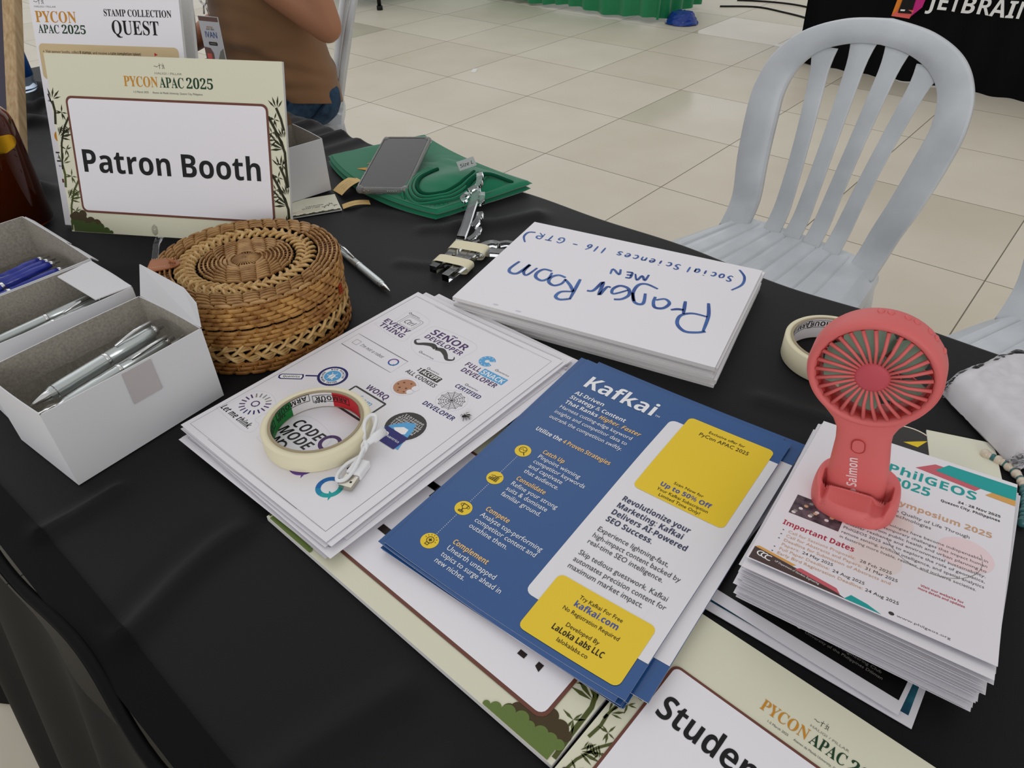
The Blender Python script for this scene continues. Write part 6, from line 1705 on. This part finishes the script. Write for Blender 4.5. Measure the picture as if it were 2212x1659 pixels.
jn = mb.build('jeans', pr_); bake(jn, voxel=.009, smooth=3)
for pts in ([(-.13, .165, .540), (-.09, .190, .520), (-.03, .205, .480)], [(.02, .203, .545), (.05, .213, .53), (.07, .212, .48)]):
    mb = MB(); mb.tube(catmull([W(*p) for p in pts], 6), .0035, 'denim_seam', 6); mb.build('seam', jn)
for sg in (1, -1):
    mb = MB(); limb(mb, [(.395, .146 * sg, .055), (.47, .151 * sg, .048), (.56, .156 * sg, .036)], [.045, .043, .034], 'shoe'); mb.box(tuple(W(.475, .151 * sg, .0085)), (.01, .01, .001), 'shoe')
    mb.grid(lambda u, v, sg=sg: W(.475 + .125 * (2 * v - 1), (.151 + .045 * (2 * u - 1) * math.sqrt(max(.02, 1 - (2 * v - 1) ** 2))) * sg, .002), 6, 10, 'shoe'); mb.build('shoe', pr_)

# badge on its lanyard
bt = thing('name_badge', tuple(W(.165, .085, .74)), 'white name badge on an orange lanyard in front of the brown t-shirt', 'badge')
bx = Vector((.28, -.96, 0)).normalized(); bo = W(.190, .200, .680)
mb = MB(); S = Sheet(mb, bo - bx * .034, bx, (.06, .02, 1)); S.slab(.068, .112, .0025, 'badge_white', 'badge_white'); S.panel(.001, .100, .067, .111, 'badge_brown', 0, 1); S.st = .0003
S.text('IVAN', .034, .060, .0150, 'marker_blue', 'r', width=.040, align='c'); S.text('PYCON', .034, .084, .0042, 'gold_print', 's', align='c'); S.text('APAC 2025', .034, .079, .0038, 'ink_grey', 's', align='c')
S.panel(.020, .041, .050, .050, 'charcoal', .003, 1); S.text('SPEAKER', .035, .0435, .0035, 'white_print', 'b', width=.024, align='c') if False else S.line([(.025, .0455), (.045, .0455)], .002, 'ink_pale', 2)
S.poly([(.001, .001), (.030, .001), (.030, .022), (.022, .034), (.001, .036)], 'badge_brown', 1); S.poly([(.006, .006), (.022, .006), (.022, .020), (.006, .020)], 'jb_coral', 2); S.poly([(.040, .001), (.067, .001), (.067, .036), (.055, .028)], 'ink_pale', 1)
mb.build('badge_card', bt)
mb = MB(); top_c = bo + Vector((.007, .003, .113))
mb.tube([top_c + bx * .009 + Vector((0, 0, .004)), top_c + bx * .004 + Vector((0, 0, .022)), top_c + Vector((0, 0, .030))], .0022, 'chrome', 8); mb.tube([top_c - bx * .009 + Vector((0, 0, .004)), top_c - bx * .004 + Vector((0, 0, .022)), top_c + Vector((0, 0, .030))], .0022, 'chrome', 8)
mb.tube([top_c + Vector((0, 0, .040)) + bx * .012 * math.cos(a * PI / 8) + Vector((0, 0, .012 * math.sin(a * PI / 8))) for a in range(16)], .0026, 'chrome', 8, closed=True); mb.build('clip_ring', bt)
mb = MB(); k_ = top_c + Vector((0, 0, .058))
for sg in (1, -1):
    mb.tube(catmull([k_ - Vector((0, 0, .012)), k_ + bx * .004 * sg + Vector((0, 0, .03)), W(.165, .02 - .045 * sg, .90), W(.10, .085 * -sg, 1.00), W(-.01, .080 * -sg, 1.055), W(-.08, 0, 1.065)], 6), .008, 'gold_print', 6, flat=((0, 0, 1), .2))
mb.build('lanyard', bt)
mb = MB()
limb(mb, [(.225, -.02, .90), (.245, .00, .80), (.265, .01, .72)], [.050, .062, .070], 'grey_fabric'); limb(mb, [(.265, .01, .72), (.305, -.02, .68), (.33, -.05, .66)], [.070, .062, .045], 'grey_fabric')
gb = mb.build('fabric_bundle'); bake(gb, voxel=.009, smooth=5)
tag(gb, 'soft grey fabric bundle on the lap of the seated person', 'cloth')

# ------------------------------------------------------------------ far booths
def pleated(mb, path, z0, z1, amp, pitch, mt, seed=0, flare=.0):
    P = [Vector(p) for p in path]; segs = [(P[i + 1] - P[i]).length for i in range(len(P) - 1)]; tot = sum(segs)
    def at(s):
        for i, L in enumerate(segs):
            if s <= L or i == len(segs) - 1:
                q = s / L; d = (P[i + 1] - P[i]).normalized(); return P[i].lerp(P[i + 1], q), Vector((d.y, -d.x, 0))
            s -= L
    N = int(tot / pitch * 10)
    def fn(u, v):
        s = u * tot; c, nn = at(s); ph = 2 * PI * s / pitch + 1.4 * math.sin(s * 3.1 + seed) + .8 * math.sin(s * 7.7 + seed)
        a_ = amp * (1 - .75 * v)
        return c + nn * (a_ * math.sin(ph) + flare * (1 - v)) + Vector((0, 0, z0 + (z1 - z0) * v + ((.012 if z0 > .01 else .002) * math.sin(s * 9 + seed) * (1 - v))))
    mb.grid(fn, N, 10, mt)
def booth(name, x0, y0, x1, y1, h, mt, label, z0=.03, amp=.026, pitch=.15, group=None):
    t = thing(name, ((x0 + x1) / 2, (y0 + y1) / 2, 0), label, 'table', group)
    mb = MB(); mb.box(((x0 + x1) / 2, (y0 + y1) / 2, h - .012), (x1 - x0, y1 - y0, .024), mt); mb.build('covered_top', t, bev=.006)
    mb = MB(); pleated(mb, [(x1, y0, 0), (x0, y0, 0), (x0, y1, 0), (x1, y1, 0)], z0, h - .004, amp, pitch, mt, len(name), .03); mb.build('pleated_skirt', t)
    return t
booth('skirted_table', 4.62, 2.50, 5.35, 4.15, .75, 'green_satin', 'table skirted in glossy pleated green satin nearest the blue bag', group='green skirted tables')
booth('skirted_table', 3.72, 4.62, 5.3, 5.35, .75, 'green_satin', 'green skirted table at the far top centre with a black leg showing', .18, group='green skirted tables')
mb = MB(); mb.tube([(3.81, 4.54, .002), (3.81, 4.54, .72)], .016, 'rubber_black', 10); mb.tube([(3.81, 4.54, .001), (3.81, 4.54, .03)], .024, 'rubber_black', 10)
tag(mb.build('table_leg'), 'black table leg standing under the green cloth at top centre', 'leg')
mb = MB()
def bagb(u, v):
    a = 2 * PI * u; r = .11 * (1 - .35 * v) * (1 + .12 * noise.noise(Vector((4 * math.cos(a), 4 * math.sin(a), v * 5)))); return Vector((4.80 + r * math.cos(a) * 1.0, 2.40 + r * math.sin(a) * 1.1, .004 + .07 * v + .01 * noise.noise(Vector((9 * math.cos(a), 9 * math.sin(a), v * 9)))))
mb.grid(bagb, 40, 12, 'poly_blue', True, cu=True); mb.add([bagb(i / 40, 1) for i in range(40)], [tuple(range(40))], 'poly_blue')
tag(mb.build('polythene_bag'), 'crumpled blue polythene bag under the green skirt corner', 'bag')

jt = booth('draped_table', 4.26, -1.05, 5.0, 1.34, .75, 'black_skirt', 'black draped table with white JETBRAINS lettering behind the chairs', .0025, .014, .16)
mb = MB(); S = Sheet(mb, (4.2305, 0.852, .335), (0, -1, 0), (0, 0, 1), lambda a, b: .010 * math.sin(a * 38 + 1.2) * (1 - b)); S.st = .004; S.lift = .012
S.text('JETBRAINS', .170, .046, .075, 'white_print', 'b', width=.535, k=2, res=3)
S.poly([(.012, -.006), (.045, -.006), (.058, .200), (.030, .200)], 'jb_orange', 1); S.poly([(.012, -.006), (.100, -.012), (.120, .030), (.040, .030)], 'jb_coral', 2); S.poly([(.095, -.012), (.150, .050), (.158, .120), (.110, .120), (.092, .020)], 'jb_pink', 2)
S.poly([(.040, .012), (.105, .012), (.105, .110), (.048, .110)], 'ink_black', 3); S.poly([(.050, .022), (.075, .022), (.075, .030), (.050, .030)], 'white_print', 4)
mb.build('printed_logo', jt)
mb = MB(); mb.tube(catmull([(5.46, 2.44, .006), (5.60, 2.20, .006), (5.54, 1.95, .006), (5.44, 1.72, .006), (5.20, 1.36, .006), (5.02, 1.20, .006)], 8), .0065, 'rubber_black', 8)
tag(mb.build('cable'), 'black cable running into the JETBRAINS table, nearer of two', 'cable', 'floor cables')
mb = MB(); mb.tube(catmull([(5.75, 2.44, .006), (5.84, 2.20, .006), (5.83, 1.92, .006), (5.62, 1.50, .006), (5.30, 1.10, .006)], 8), .0065, 'rubber_black', 8)
tag(mb.build('cable'), 'black cable on the floor, farther of two by the JETBRAINS table', 'cable', 'floor cables')
mb = MB(); mb.box((2.99, 2.765, .0012), (.075, .028, .0018), 'scrap_white', Matrix.Translation((2.99, 2.765, 0)) @ Matrix.Rotation(.55, 4, 'Z') @ Matrix.Translation((-2.99, -2.765, 0)))
tag(mb.build('paper_scrap'), 'small white paper scrap alone on the open tiles at top centre', 'scrap', 'paper scraps')
mb = MB(); mb.box((4.60, 1.50, .0012), (.05, .22, .002), 'scrap_white', Matrix.Translation((4.60, 1.50, 0)) @ Matrix.Rotation(-.2, 4, 'Z') @ Matrix.Translation((-4.60, -1.50, 0)))
tag(mb.build('paper_scrap'), 'white paper strip on the floor beside the left chair back', 'scrap', 'paper scraps')
